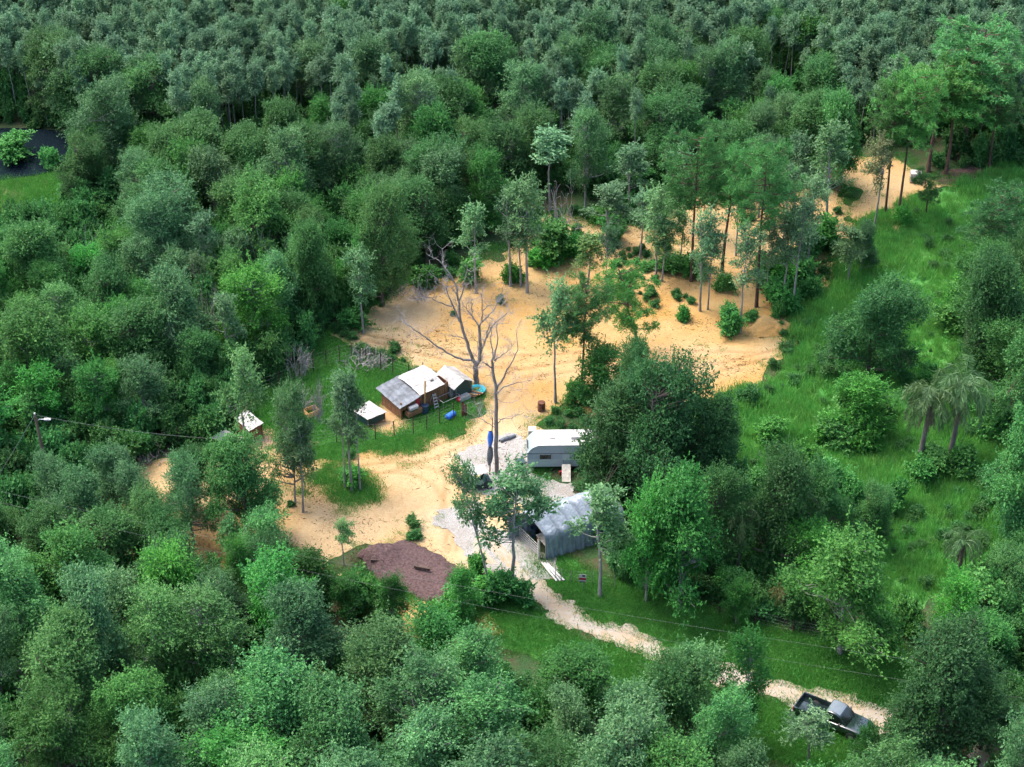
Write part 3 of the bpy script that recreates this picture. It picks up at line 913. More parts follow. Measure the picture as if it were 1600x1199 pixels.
# pines and slender trees standing in the clearing
T('slender', 868, 630, 438, 78, 'sparse grey-trunked tree standing left of the reddish pine by the trailer', LT, variant=2)
T('pine', 907, 624, 438, 88, 'reddish-trunked pine with sparse crown right behind the trailer', LT)
T('bentpine', 995, 556, 418, 84, 'crooked small pine in front of the clearing with low right limb', BR)
T('slender', 918, 448, 368, 58, 'small yellow-green tree alone in the middle of the clearing', YL)
T('slender', 947, 460, 352, 40, 'thin broken snag right of the yellow-green sapling', DK)
T('pine', 1080, 440, 203, 96, 'tall pine with dark trunk, leftmost of the pines in the clearing', LT)
T('pine', 1128, 425, 236, 78, 'pine with leaning reddish trunk between two taller pines', LT, lean=0.05)
T('pine', 1182, 480, 222, 100, 'tall full-crowned pine with long bare red trunk beside the sand mound', LT)
T('slender', 1157, 520, 358, 62, 'pale slender tree rooted just left of the sand mound', SV)
T('slender', 1237, 492, 312, 66, 'slender grey tree right of the sand mound at the grass edge', SV)
T('slender', 1222, 480, 335, 52, 'thin tree close behind the sand mound on its right', SV)
T('slender', 1094, 486, 328, 66, 'slender silvery tree with thin trunk below the leftmost tall pine', SV)
T('slender', 1106, 484, 372, 46, 'shorter thin tree beside a slender silvery one in the clearing', SV)
T('slender', 1025, 432, 296, 66, 'feathery grey-green tree left of the tall pines on the sand', LT)
T('slender', 1034, 440, 345, 44, 'thin sapling beside the feathery grey-green tree', LT)
T('slender', 1062, 420, 318, 50, 'slim tree just left of the tall dark-trunked pine', LT)
T('slender', 1198, 470, 345, 44, 'thin grey tree against the full-crowned pine trunk', SV)
T('slender', 1000, 405, 300, 58, 'slender tree on the sand behind the low green bushes', SV)
T('slender', 952, 392, 292, 60, 'slim grey tree at the far left of the sandy trail', SV)
T('slender', 1150, 400, 272, 56, 'silvery tree behind the middle pines', SV)
T('slender', 1222, 410, 262, 62, 'silvery tree behind and right of the full-crowned pine', SV)
T('slender', 1262, 420, 276, 62, 'silvery tree at the right edge of the clearing wood', SV)
T('slender', 1290, 372, 196, 76, 'rounded green tree where the sandy trail leaves the clearing', LT)
T('slender', 1110, 372, 246, 58, 'grey-green tree at the back of the clearing between pines', LT)
T('bay', 1185, 340, 212, 70, 'wide silvery tree at the back of the clearing', SV)
T('slender', 1240, 345, 214, 62, 'silvery tree beside the far sand patch', SV)
T('oak', 1310, 300, 152, 112, 'broad rounded light green tree above the sandy trail', LT)
T('slender', 1060, 352, 232, 58, 'grey-green tree at the back left of the pines', LT)
T('slender', 985, 345, 230, 60, 'pale tree behind the low bushes at the back of the sand', SV)
T('bay', 915, 322, 178, 92, 'rounded grey tree on the far edge of the clearing', LT)
T('far', 860, 330, 205, 60, 'slim grey tree at the far left corner of the clearing', LT)
# pines by the trail, upper right
T('slender', 1366, 354, 214, 60, 'brownish half-dead pine with bare pinkish crown by the trail', (1.7, 1.0, 1.1, 1))
T('pine', 1383, 336, 132, 74, 'tall pine with pale trunk in the trail pine row', LT)
T('pine', 1403, 343, 108, 92, 'tall bright green pine nearest the white tank', BR)
T('pine', 1450, 268, 92, 120, 'wide bright pine standing behind the white tank', BR)
T('pine', 1478, 272, 108, 108, 'bright pine with thick trunk on dark soil right of the white tank', BR)
T('pine', 1500, 250, 38, 150, 'tallest broad-crowned pine near the upper right corner', LT)
T('pine', 1545, 262, 120, 90, 'dark pine right of the broad-crowned pine', None or (1, 1, 1, 1))
T('bentpine', 1446, 338, 268, 44, 'small young pine in the grass below the white tank', LT)
T('pine', 1290, 150, 42, 60, 'thin-topped pine rising above the far wood', LT)
T('slender', 1324, 444, 354, 62, 'shrubby slender tree on the sandy trail bend', LT)
T('bay', 1345, 430, 352, 50, 'greyish bushy tree beside the shrubby slender one at the trail bend', DK)
# left edge of the clearing
T('oak', 598, 478, 300, 112, 'oak with long pale trunk at the upper left corner of the sand', (1, 1, 1, 1), variant=3)
T('slender', 568, 520, 390, 66, 'pale-trunked tree left of the sand beside a dark bush', LT)
T('oak', 490, 508, 345, 90, 'dark tree with pale trunk behind the yard', (1, 1, 1, 1))
T('bay', 440, 526, 400, 84, 'grey-green tree with straight pale trunk above the yard fence', LT)
T('slender', 744, 458, 322, 60, 'slim-trunked tree behind the big dead tree on the sand', LT)
T('slender', 798, 447, 292, 72, 'dark tree in the pair right of the big dead tree', (1, 1, 1, 1))
T('slender', 814, 448, 318, 60, 'darker slim tree of the pair at the back of the sand', DK)
T('slender', 824, 458, 280, 70, 'tree wrapped in vines at the back of the sand', LT)
# yard and driveway
T('slender', 539, 764, 592, 46, 'left one of three pale thin trees in the grass island', SV, variant=0)
T('slender', 550, 768, 582, 54, 'middle one of three pale thin trees in the grass island', SV, variant=1)
T('slender', 563, 767, 600, 48, 'right one of three thin trees in the grass island, darker trunk', (1, 1, 1, 1), variant=3)
T('bay', 461, 786, 606, 92, 'dark-trunked grey tree left of the grass island', (1, 1, 1, 1))
T('slender', 474, 802, 660, 60, 'thin dark tree beside the dark-trunked grey tree', DK)
T('oak', 387, 850, 684, 140, 'dense green oak left of the driveway sand', LT)
T('slender', 390, 742, 546, 84, 'wide light-crowned tree in front of the white pen roof', (1.1, 1.3, 1, 1), variant=2)
T('slender', 538, 884, 812, 40, 'small ivy-covered stump tree by the mulch heap', BR)
T('slender', 768, 925, 716, 58, 'slim tree leaning left over the pale driveway', LT, lean=-0.20, variant=0)
T('slender', 800, 922, 738, 118, 'forked light-leaved tree with painted trunk by the driveway', (1, 1.1, 1, 1), variant=2)
# oaks over the trailer and canopy
T('oak', 945, 775, 600, 172, 'dark oak whose crown hangs over the right end of the trailer', DK, variant=0)
T('oak', 1020, 815, 572, 190, 'largest dark oak behind the grey canopy', DK, variant=1)
T('oak', 1095, 800, 625, 120, 'dark oak at the meadow side of the big oak clump', DK, variant=2)
T('oak', 985, 690, 536, 90, 'dark round tree behind the trailer at the sand edge', DK, variant=3)
T('maple', 936, 648, 540, 92, 'leafy dark tree right of the reddish pine', (1, 1, 1, 1), variant=4)
T('maple', 1010, 940, 762, 106, 'light green tree with pale stems right of the grey canopy', LT, variant=0)
T('maple', 1062, 952, 745, 140, 'wide light green tree with several pale trunks near the road', (1, 1.05, 1, 1), variant=1)
T('slender', 938, 932, 766, 84, 'thin light tree directly right of the tarp canopy', LT)
T('oak', 1110, 900, 735, 110, 'green tree between the big oaks and the palm', (1, 1, 1, 1))
T('oak', 1205, 902, 706, 150, 'dark rounded oak behind the roadside palm', DK, variant=4)
T('oak', 1285, 872, 735, 110, 'bushy dull tree below the meadow', LT, variant=1)
T('oak', 1350, 860, 760, 90, 'low grey-green tree at the lower edge of the meadow', LT)
T('maple', 1265, 925, 815, 100, 'bright green bushy tree behind the roadside fence', BR)
T('palm', 1150, 908, 800, 74, 'feather palm with drooping fronds beside the dark oak', (1, 1, 1, 1), cat='palm')
T('palm', 1436, 722, 604, 112, 'left one of the two meadow palms, trunk wrapped in ivy', LT, cat='palm')
T('palm', 1483, 716, 585, 120, 'right one of the two meadow palms with hanging dry fronds', LT, cat='palm')
T('palm', 1497, 916, 836, 82, 'short shaggy palm at the right by bare soil', LT, cat='palm')
T('palm', 1219, 962, 918, 52, 'small withered palm behind the roadside fence posts', (1.6, 1.1, 0.9, 1), cat='palm')
T('maple', 1150, 975, 908, 54, 'young tree behind the roadside fence', LT)
T('maple', 1312, 1022, 848, 180, 'large round bright tree in front of the steel gate', (1, 1, 0.95, 1), variant=2)
T('oak', 1355, 594, 438, 158, 'big round dark bush tree standing alone in the meadow', (1, 1, 1, 1), variant=1)
T('oak', 1452, 1196, 1000, 220, 'large dull-green oak over the road by the pickup', DK, variant=3)
T('oak', 1396, 1216, 1098, 92, 'lower dark tree covering the pickup bonnet', DK)
T('maple', 1486, 1012, 898, 88, 'vivid green sapling tree right of the gate track', BR)
T('maple', 1160, 1168, 992, 84, 'tall ivy-covered tree beside the pale road', (1, 1, 1, 1), variant=3)
T('slender', 1262, 1198, 1110, 80, 'pale-branched thin tree in front of the pickup', SV)
T('oak', 1545, 600, 395, 150, 'dark tree mass at the right edge beside the meadow strip', DK)
T('pine', 1545, 480, 290, 100, 'pine at the right edge above the meadow strip', (1, 1, 1, 1))
T('oak', 1590, 560, 380, 120, 'dark tree cut by the right edge of the picture', DK)
T('maple', 1552, 612, 508, 48, 'large-leaved pale sapling in front of the dark right trees', SV)
T('oak', 1590, 868, 656, 150, 'olive tree at the right edge above the bare soil', LT)
T('maple', 1340, 680, 588, 100, 'vine-covered bright green mound tree in the meadow', BR)

# --- woods around, tree by tree
POLY = dict(
 left=[(-160,470),(450,425),(590,425),(596,462),(520,498),(440,524),(330,620),(210,688),(80,738),(-160,800)],
 leftfront=[(-160,820),(90,800),(220,765),(330,780),(360,850),(450,915),(400,985),(-160,985)],
 front=[(-160,965),(100,965),(250,985),(400,1000),(520,1045),(700,1085),(850,1115),(1000,1150),(1110,1190),(1200,1270),(1700,1290),(1700,1420),(-160,1420)],
 right=[(1530,420),(1700,380),(1700,820),(1600,800),(1575,620),(1520,570)],
 rightfront=[(1490,965),(1700,900),(1700,1260),(1540,1240),(1500,1100)])
def blue(poly, r, seed, avoid=0.55):
    rs = np.random.RandomState(seed)
    pts = np.array([[*P(a, c)[:2]] for a, c in poly])
    lo, hi = pts.min(0), pts.max(0)
    n = int((hi - lo).prod() / r ** 2 * 14)
    c = rs.rand(n, 2) * (hi - lo) + lo
    c = c[sdf_g(pts, c[:, 0], c[:, 1]) > 0]
    others = np.array([(t[0], t[1], t[2]) for t in TREES]) if TREES else np.zeros((0, 3))
    keep = []
    cell = {}
    for p in c:
        k = (int(p[0] // r), int(p[1] // r))
        ok = True
        for a in (-1, 0, 1):
            for b in (-1, 0, 1):
                for q in cell.get((k[0] + a, k[1] + b), ()):
                    if (q[0] - p[0]) ** 2 + (q[1] - p[1]) ** 2 < r * r: ok = False; break
                if not ok: break
            if not ok: break
        if ok and avoid and len(others) and np.min(np.hypot(others[:, 0] - p[0], others[:, 1] - p[1]) - others[:, 2] * avoid) < 0.5: ok = False
        if ok:
            keep.append(p); cell.setdefault(k, []).append(p)
    return keep
LOOK = {'oak': 'dark green', 'bay': 'silvery grey-green', 'maple': 'fresh light green', 'slender': 'thin sparse'}
WHERE = {'left': 'of the left wood', 'leftfront': 'over the sandy ground at the left', 'front': 'of the foreground wood',
         'right': 'in the wood at the right edge', 'rightfront': 'at the lower right by the road'}
TINTS = [(1, 1, 1, 1), (1.1, 1.14, 1.08, 1), (0.88, 0.93, 0.9, 1), (1.15, 1.12, 1.18, 1), (0.95, 1.12, 0.86, 1), (1.12, 1.3, 1.0, 1)]
CLEAR = [(1240,1092,1345,1145),(-80,205,100,318),(565,852,705,925),(830,930,960,992),(852,335,930,378),(50,648,100,690),(335,648,412,688)]
def covers(tx, ty, w, by):
    bot = ty + (by - ty) * 0.55
    return any(tx + w > x0 and tx - w < x1 and ty < y1 and bot > y0 and by > y1 for x0, y0, x1, y1 in CLEAR)
ORD = 'first second third fourth fifth sixth seventh eighth ninth tenth eleventh twelfth thirteenth fourteenth fifteenth'.split()
def wood_zone(zone, r, seed, mix, hs, wf=1.0):
    rs = np.random.RandomState(seed)
    todo = []
    for p in blue(POLY[zone], r, seed):
        ki = rs.choice(list(mix), p=np.array(list(mix.values())) / sum(mix.values()))
        pr = PROTO[ki][0]
        s = rs.uniform(*hs); wv = rs.uniform(.85, 1.2); rz = rs.rand() * 6.28; ti = rs.randint(len(TINTS)); va = rs.randint(9)
        x, y = float(p[0]), float(p[1])
        px, py = proj((x, y, 0))
        if px < -160 or px > 1760: continue
        H = pr['H'] * s; W = pr['R'] * 2 * s * wf * wv
        tx, ty = proj((x, y, H))
        if ty > 1225 or tx < -70 or tx > 1670: continue
        if covers(tx, ty, W / 2 * px_per_m(px, py), py): continue
        row = ''
        if zone == 'front': row = 'bottom row' if ty > 1105 else 'lower middle row' if ty > 1045 else 'upper middle row' if ty > 985 else 'top row'
        elif zone == 'left': row = 'bottom row' if ty > 560 else 'lower middle row' if ty > 490 else 'upper middle row' if ty > 420 else 'top row'
        todo.append((row, ki, tx, (ki, (x, y, float(relief(x, y)) - 0.05), H, W, rz), TINTS[ti], va))
    todo.sort(key=lambda q: q[2])
    seen = {}
    for row, ki, tx, arg, col, va in todo:
        n = seen[(row, ki)] = seen.get((row, ki), -1) + 1
        lab = '%s tree, %s from left%s %s' % (LOOK[ki], ORD[min(n, 14)], ', ' + row if row else '', WHERE[zone])
        place_tree(*arg, lab, 'trees ' + WHERE[zone], col, variant=va)
T('maple', 616, 990, 900, 52, 'dark leafy sapling in front of the mulch heap', DK)
T('maple', 722, 990, 886, 66, 'light leafy sapling right of the mulch near the grass', LT)
T('maple', 545, 968, 900, 62, 'bushy green sapling left of the mulch heap in front', DK)
T('maple', 490, 962, 866, 84, 'dark leafy sapling by the small front sand patch', DK)
T('maple', 380, 960, 842, 56, 'ivy-wrapped tree with dark trunk at the left of the front sand', (1, 1, 1, 1))
T('maple', 1352, 1226, 1136, 60, 'leafy sapling in front of the pickup door', DK)
T('bay', 1075, 1150, 1012, 120, 'silvery tree overhanging the near side of the road', LT)
wood_zone('left', 3.3, 31, {'oak': 3.6, 'bay': 4, 'maple': 2.6, 'slender': 1.0}, (.58, 1.08))
wood_zone('leftfront', 3.3, 32, {'oak': 2.5, 'bay': 4, 'slender': 1.5}, (.55, .82))
wood_zone('front', 4.0, 33, {'oak': 3.5, 'bay': 5, 'maple': 2}, (.66, 1.1))
wood_zone('right', 4.2, 34, {'oak': 5, 'bay': 1}, (.8, 1.05))
wood_zone('rightfront', 4.4, 35, {'oak': 4, 'maple': 2, 'bay': 1}, (.6, .9))
print('TREES', len(TREES))

# --- the far wood: one mass
FARP = [(-260,-140),(1860,-140),(1860,250),(1560,235),(1520,205),(1420,225),(1335,228),(1300,195),(1240,150),(1190,142),(1150,158),(1200,205),(1262,240),(1285,280),(1190,290),(1110,296),
        (1050,296),(985,308),(925,308),(900,296),(850,292),(825,312),(780,352),(740,374),(700,398),(640,424),(600,424),(450,424),(-160,468),(-260,468)]
def far_wood():
    rs = np.random.RandomState(77)
    pts = np.array(blue(FARP, 1.24, 78, avoid=0.35))
    X, Y = pts[:, 0], pts[:, 1]
    ok = (f_pond(X, Y) < -1.2) & (sdf(BANK, X, Y) < 0.5)
    pts = pts[ok]; X, Y = pts[:, 0], pts[:, 1]
    hid = np.array([not covers(*proj((x, y, 11)), 45, proj((x, y, 0))[1]) for x, y in pts]); pts = pts[hid]; X, Y = pts[:, 0], pts[:, 1]
    py = np.array([proj((x, y, 0))[1] for x, y in pts]); pxx = np.array([proj((x, y, 0))[0] for x, y in pts])
    kinds = ['bay', 'far', 'maple', 'oak']
    ms, start = [], {}
    for k in kinds:
        start[k] = len(ms); ms += joined(k)
    coll = proto_collection('wood', ms)
    silv = np.clip((300 - py + (fbm(X, Y, 16, 3)) * 330) / 130, 0, 1)        # how much of the slim silvery kind
    silv = np.where((pxx > 880) & (py > 150) & (py < 330) & (pxx < 1300), silv * 0.2, silv)
    use, idx, scl = [], [], []
    thin = rs.rand(len(pts))
    for i in range(len(pts)):
        if rs.rand() < silv[i]:
            k = 'far' if rs.rand() < .93 else ('maple' if rs.rand() < .5 else 'bay')
        else:
            k = rs.choice(['oak', 'bay', 'maple'], p=[.48, .37, .15])
        if k == 'far': s = rs.uniform(.58, .9)
        else:
            if thin[i] > 0.15: continue
            s = rs.uniform(.6, 1.0)
        use.append(i); n = len(PROTO[k]); idx.append(start[k] + rs.randint(n)); w = s * rs.uniform(.85, 1.2)
        scl.append((w, w, s))
    p3 = np.stack([X[use], Y[use], relief(X[use], Y[use]) - 0.05], 1)
    print('FAR', len(use))
    scatter('far_wood', p3, scl, coll, 5, idx, 'dense silvery and dark green wood filling the far half of the view', 'wood', tilt=0.04)
far_wood()

# --- undergrowth below the trees
def undergrowth():
    rs = np.random.RandomState(91)
    polys = [POLY['left'], POLY['front'], POLY['right'], POLY['rightfront'], FARP]
    pts = []
    for k, poly in enumerate(polys):
        pts += blue(poly, (0.95, 1.25, 1.2, 1.1, 1.5)[k], 92 + k, avoid=0)
    pts += blue(POLY['leftfront'], 2.3, 99, avoid=0)
    pts += blue([(-160,800),(80,738),(210,690),(262,706),(160,765),(90,810),(-160,830)], 1.1, 101, avoid=0)
    pts += blue([(925,690),(1105,645),(1180,870),(1310,905),(1250,985),(1100,938),(975,905),(930,850),(925,790)], 1.25, 102, avoid=0)
    pts += blue([(210,690),(330,620),(440,526),(505,512),(485,552),(425,596),(392,636),(340,688),(262,704)], 1.15, 104, avoid=0)
    pts += blue([(1430,262),(1560,235),(1640,240),(1640,262),(1560,258),(1480,262)], 1.5, 105, avoid=0)
    pts += blue([(-160,330),(130,310),(150,430),(-160,470)], 1.0, 103, avoid=0)
    pts = np.array(pts); X, Y = pts[:, 0], pts[:, 1]
    ok = (f_pond(X, Y) < -0.3) & (f_road(X, Y) < -0.8) & (f_sand(X, Y) < -0.2)
    ok &= (sdf(BANK, X, Y) < 0.3)
    ok &= np.array([not covers(*proj((x, y, 4)), 20, proj((x, y, 0))[1]) or y < P(0, 520).y for x, y in pts])
    pts = pts[ok]; X, Y = pts[:, 0], pts[:, 1]
    s = rs.uniform(.5, 1.3, len(pts)); s3 = np.stack([s * 1.15, s * 1.15, s * rs.uniform(.7, 2.0, len(pts))], 1)
    coll = proto_collection('brush', joined('shrub'))
    print('UNDER', len(pts))
    scatter('undergrowth', np.stack([X, Y, relief(X, Y) - 0.05], 1), s3, coll, 6, None, 'low green brush covering the floor beneath the trees', 'undergrowth')
undergrowth()

# --- bushes one can count
BUSH = [(856,372,30,0),(938,352,40,0),(985,344,40,0),(865,410,70,0),(890,405,60,0),(845,418,40,0),(960,380,46,0),(1085,432,40,0),
 (1052,425,46,0),(1132,455,38,0),(1200,448,60,0),(1222,455,56,0),(1245,440,60,0),(1215,482,58,0),(1232,490,44,0),(1140,522,44,0),(1138,505,30,0),
 (1070,500,26,0),(1175,505,26,0),(1215,500,30,0),(553,512,46,0),(480,540,54,0),(800,440,34,0),(735,440,40,0),(704,412,30,0),(660,448,44,0),
 (780,940,64,0),(815,946,44,0),(765,935,54,0),(1408,352,38,0),(1260,405,60,0),(1285,395,56,0),(605,968,56,0),(720,955,66,0),
 (745,900,44,0),(700,985,56,0),(500,935,70,0),(560,945,74,0),(460,925,70,0),(900,630,40,0),(548,756,40,0),(400,868,40,0),(1262,470,40,0),
 (1330,672,70,0),(1370,660,60,0),(1310,700,56,0),(1290,690,48,0),(1350,700,60,0),(1460,735,60,0),(1500,745,66,0),(1440,755,50,0),(1300,780,70,0),(1250,730,60,0),(1200,690,50,0),
 (1330,800,60,0),(1390,800,50,0),(1180,760,46,0),(1560,690,60,0),(1535,650,50,0),(1500,480,60,0),(1490,520,60,0),(1450,600,40,0),(1420,985,60,0),(1530,960,80,0),(1545,910,60,0),
 (1180,880,60,0),(1240,900,56,0),(1130,930,50,0),(20,250,60,0),(80,262,40,0)]
def beside(px, py):
    marks = [((745,600),'the big dead tree'),((845,690),'the trailer'),((1195,505),'the sand mound'),((1080,430),'the tall pines'),((640,885),'the mulch heap'),
             ((800,925),'the painted-trunk tree'),((1355,590),'the big round meadow bush'),((1460,715),'the meadow palms'),((1430,275),'the white tank'),((50,240),'the pond'),
             ((860,380),'the far corner of the sand'),((560,500),'the left corner of the sand'),((1290,430),'the sandy trail bend'),((1150,905),'the roadside palm'),
             ((1500,915),'the shaggy right palm'),((1250,760),'the lower meadow'),((520,940),'the front sand patches'),((1560,560),'the right edge trees')]
    best = min(marks, key=lambda m: (m[0][0] - px) ** 2 + ((m[0][1] - py) * 1.6) ** 2)
    dx, dy = px - best[0][0], py - best[0][1]
    side = ('right of ' if dx > 0 else 'left of ') if abs(dx) > abs(dy) * 1.6 else ('in front of ' if dy > 0 else 'behind ')
    return side + best[1]
_seen = {}
_lab = lambda bx, by, w: '%s green leafy bush %s' % ('small' if w < 42 else 'mid-sized' if w < 56 else 'broad', beside(bx, by))
_all = {}
for q_ in sorted(BUSH): _all.setdefault(_lab(*q_[:3]), []).append(q_)
for i, (bx, by, w, k) in enumerate(BUSH):
    s = px_per_m(bx, by)
    W = w / s
    size = 'small' if w < 42 else 'mid-sized' if w < 56 else 'broad'
    lab = '%s green leafy bush %s' % (size, beside(bx, by))
    if len(_all[lab]) > 1: lab += ', %s from left' % ORD[_all[lab].index((bx, by, w, k))]
    tints = TINTS[i % len(TINTS)]
    place_tree('shrub', G(bx, by, 0.05), W * (0.62 + 0.1 * (i % 4)), W, i * 1.7, lab, 'bushes ' + lab.split(' bush ')[1], (tints[0] * 1.15, tints[1] * 1.2, tints[2], 1), variant=i, cat='bush')
for i, (bx, by, ty, w, lab) in enumerate([(560,572,528,70,'grey leafless brush on the yard fence behind the coop'), (590,574,540,50,'bare grey brush at the fence corner by the sand'),
        (470,590,520,60,'bare grey bush above the yard at its left fence'), (235,722,690,60,'grey leafless bush left of the pen by the track'), (480,640,590,60,'dry grey brush inside the yard'),
        (660,470,430,60,'pale dead brush at the upper left of the sand'), (625,458,430,46,'pale dead twigs beside the long pale-trunked oak'), (498,660,560,34,'thin dead twigs standing in the yard grass')]):
    o = bpy.data.objects.new('dead_bush', TWIG[i % 3]); link(o)
    o.location = G(bx, by, 0.05); s = px_per_m(bx, by)
    o.scale = (w / s / 3, w / s / 3, height_of(bx, by, ty) / 2.0); o.rotation_euler.z = i
    tag(o, lab, 'dead bush', 'leafless bushes')

# --- the two dead trees, limb by limb
def dead_tree(name, base, limbs, r0, seed, label, twigs=3):
    rs = np.random.RandomState(seed)
    q, tw = QB(), QB()
    b = G(*base); sx = px_per_m(*base)
    th = R(PITCH) + math.atan((base[1] - 599.5) / F_PX)
    sz = sx * math.cos(th)
    conv = lambda p: np.array([(p[0] - base[0]) / sx, 0.0, (base[1] - p[1]) / sz])
    def br(p, d, ln, r, dep):
        pts = [p]; k = 4
        for _ in range(k):
            d = unit(d + rs.randn(3) * 0.2 + np.array([0, 0, 0.05])); p = p + d * ln / k; pts.append(p)
        (q if r > 0.03 else tw).tube(np.array(pts), np.linspace(r, r * .5, k + 1), 4 if r > 0.02 else 3)
        if dep > 0:
            for _ in range(twigs):
                j = rs.randint(1, k + 1)
                br(np.array(pts[j]), unit(d + rs.randn(3) * 0.6), ln * rs.uniform(.5, .8), r * .55, dep - 1)
    for pts, ra, rb, ydep in limbs:
        c = np.array([conv(p) for p in pts])
        f = np.linspace(0, 1, len(c))
        c[:, 1] = ydep[0] + (ydep[1] - ydep[0]) * f
        g = np.linspace(0, 1, len(c) * 3)
        c2 = np.stack([np.interp(g, f, c[:, i]) for i in range(3)], 1)
        c2[1:-1] += rs.randn(len(c2) - 2, 3) * 0.04
        if abs(pts[0][1] - base[1]) < 2: c2[0, 2] = -0.25
        q.tube(c2, np.linspace(ra * .78, rb * .8, len(c2)), 8)
        for k in range(int(len(c2) * 0.3), len(c2)):
            if k < len(c2) - 1 and rs.rand() < .2: continue
            d = unit(c2[k] - c2[k - 1])
            br(c2[k], unit(d + rs.randn(3) * 0.7), rs.uniform(.6, 1.5), max(0.018, min(0.03, rb * .7)), 3)
    o = empty(name, b, 0, label, 'dead tree')
    q.obj('trunk', [M['bark_dead']], o, True); tw.obj('twigs', [M['twig']], o)['kind'] = 'stuff'
    return o
z = lambda L: [(640 + x / 5.0, 380 + y / 5.0) for x, y in L]
dead_tree('dead_tree', (744.5, 602), [
  (z([(522,1110),(520,1040),(515,965)]), .34, .29, (0, 0)),
  (z([(515,965),(490,900),(450,770),(400,640),(395,500),(380,400),(330,300),(250,210)]), .23, .05, (0, .8)),
  (z([(485,915),(420,905),(350,875),(230,790),(130,710),(60,650),(0,600),(-40,540)]), .15, .03, (0, -1.2)),
  (z([(400,640),(345,530),(295,420),(230,380)]), .12, .03, (.3, 1.6)),
  (z([(340,535),(250,490),(150,430),(60,440)]), .08, .02, (.5, -.6)),
  (z([(517,965),(545,920),(555,760),(548,630)]), .24, .15, (0, -.6)),
  (z([(548,630),(500,580),(430,525)]), .11, .04, (-.6, .4)), (z([(495,575),(495,500),(498,450)]), .06, .03, (-.3, -.2)),
  (z([(548,630),(572,600),(575,480),(570,360)]), .11, .03, (-.6, -1.4)), (z([(575,500),(620,440),(720,420)]), .06, .02, (-1, -2)),
  (z([(572,600),(650,550),(700,480),(740,380)]), .09, .02, (-.7, .8)),
  (z([(560,850),(600,750),(660,670),(760,605)]), .13, .04, (-.3, 1.0)), (z([(600,750),(610,680),(640,600)]), .07, .02, (0, -1)),
  (z([(440,775),(370,760),(300,765)]), .06, .02, (.3, .9)), (z([(395,520),(430,400),(460,250),(470,180)]), .09, .02, (.5, -.3)),
  ], .3, 4, 'big leafless dead tree with spreading limbs behind the coop')
dead_tree('dead_tree', (776, 742), [
  (z([(682,1812),(680,1600),(678,1400),(680,1250),(675,1150),(655,1000),(660,930)]), .24, .13, (0, 0)),
  (z([(680,1170),(740,1060),(800,980),(850,880),(830,760)]), .12, .02, (0, .6)), (z([(655,1010),(600,950),(550,920)]), .09, .02, (0, -.9)),
  (z([(660,940),(690,830),(690,680)]), .11, .02, (0, .2)), (z([(668,950),(720,890),(790,820)]), .08, .02, (0, -1)), (z([(660,930),(640,830),(650,720)]), .08, .02, (0, .7)),
  (z([(690,1190),(750,1150),(850,1140),(950,1140)]), .08, .02, (0, 1)), (z([(685,1420),(720,1370),(800,1350),(890,1300)]), .05, .02, (0, -.6)),
  (z([(678,1440),(600,1420),(530,1370),(510,1250)]), .05, .015, (0, .6))], .2, 9, 'slimmer bare dead tree between the coop and the trailer')

# --- grass
tuft_short = proto_collection('short_tuft', [grass_tuft(s, 60, 0.20, 0.30, 0.032, 0.6).mesh('tuft', [M['grass']]) for s in range(4)])
tuft_tall = proto_collection('tall_tuft', [grass_tuft(20 + s, 70, 0.75, 0.32, 0.045, 0.33).mesh('tuft', [M['tallgrass']]) for s in range(4)])
def grass_on(name, field, box, n, coll, seed, sc, label, lo=0.0, dens=None):
    rs = np.random.RandomState(seed)
    X = rs.uniform(box[0], box[1], n); Y = rs.uniform(box[2], box[3], n)
    ok = field(X, Y) > lo
    if dens is not None: ok &= rs.rand(n) < dens(X, Y)
    X, Y = X[ok], Y[ok]
    print(name, len(X))
    s = rs.uniform(*sc, len(X)) * (1 + 1.2 * fbm(X, Y, 5, 3))
    scatter(name, np.stack([X, Y, relief(X, Y) + 0.02], 1), np.stack([s, s, s * rs.uniform(.7, 1.3, len(X))], 1), coll, seed, None, label, 'grass', tilt=0.1)
grass_on('grass', lambda X, Y: np.maximum(f_yard(X, Y), f_verge2(X, Y) - 0.1), box_of([YARD, VERGE_R, VERGE_L, GRASS_BITS[0]]), 90000, tuft_short, 51, (.6, 1.6), 'short green grass of the yard and road verges', -0.9,
         lambda X, Y: np.clip(np.maximum.reduce([f_yard(X, Y), f_verge2(X, Y)]) * 0.9 + 0.75, 0.05, 1))
grass_on('meadow_grass', f_field, box_of([FIELD]), 34000, tuft_tall, 52, (.45, 1.25), 'tall bright green meadow grass at the right', 0.2,
         lambda X, Y: np.clip(0.75 + 1.6 * fbm(X, Y, 6, 3), 0.1, 1))
def rim(X, Y):
    f = f_sand(X, Y)
    return 0.9 - np.abs(f + 0.2) + fbm(X, Y, 2, 3) * 1.5
grass_on('weeds', rim, box_of([SAND, SAND_LEFT, SAND_FRONT, SAND_FAR], 1), 52000, tuft_short, 53, (.5, 1.6), 'ragged weeds along the edges of the sand', 0.1)
grass_on('sand_weeds', lambda X, Y: np.minimum(f_sand(X, Y), 9), box_of([SAND, SAND_LEFT]), 30000, tuft_short, 54, (.4, 1.2), 'scattered small weeds growing out of the sand', 0.3,
         lambda X, Y: np.clip(fbm(X, Y, 3, 4) * 4 - 0.38, 0, 1) * (0.45 + np.clip((Y - P(0, 500).y) / 10, 0, 1)))

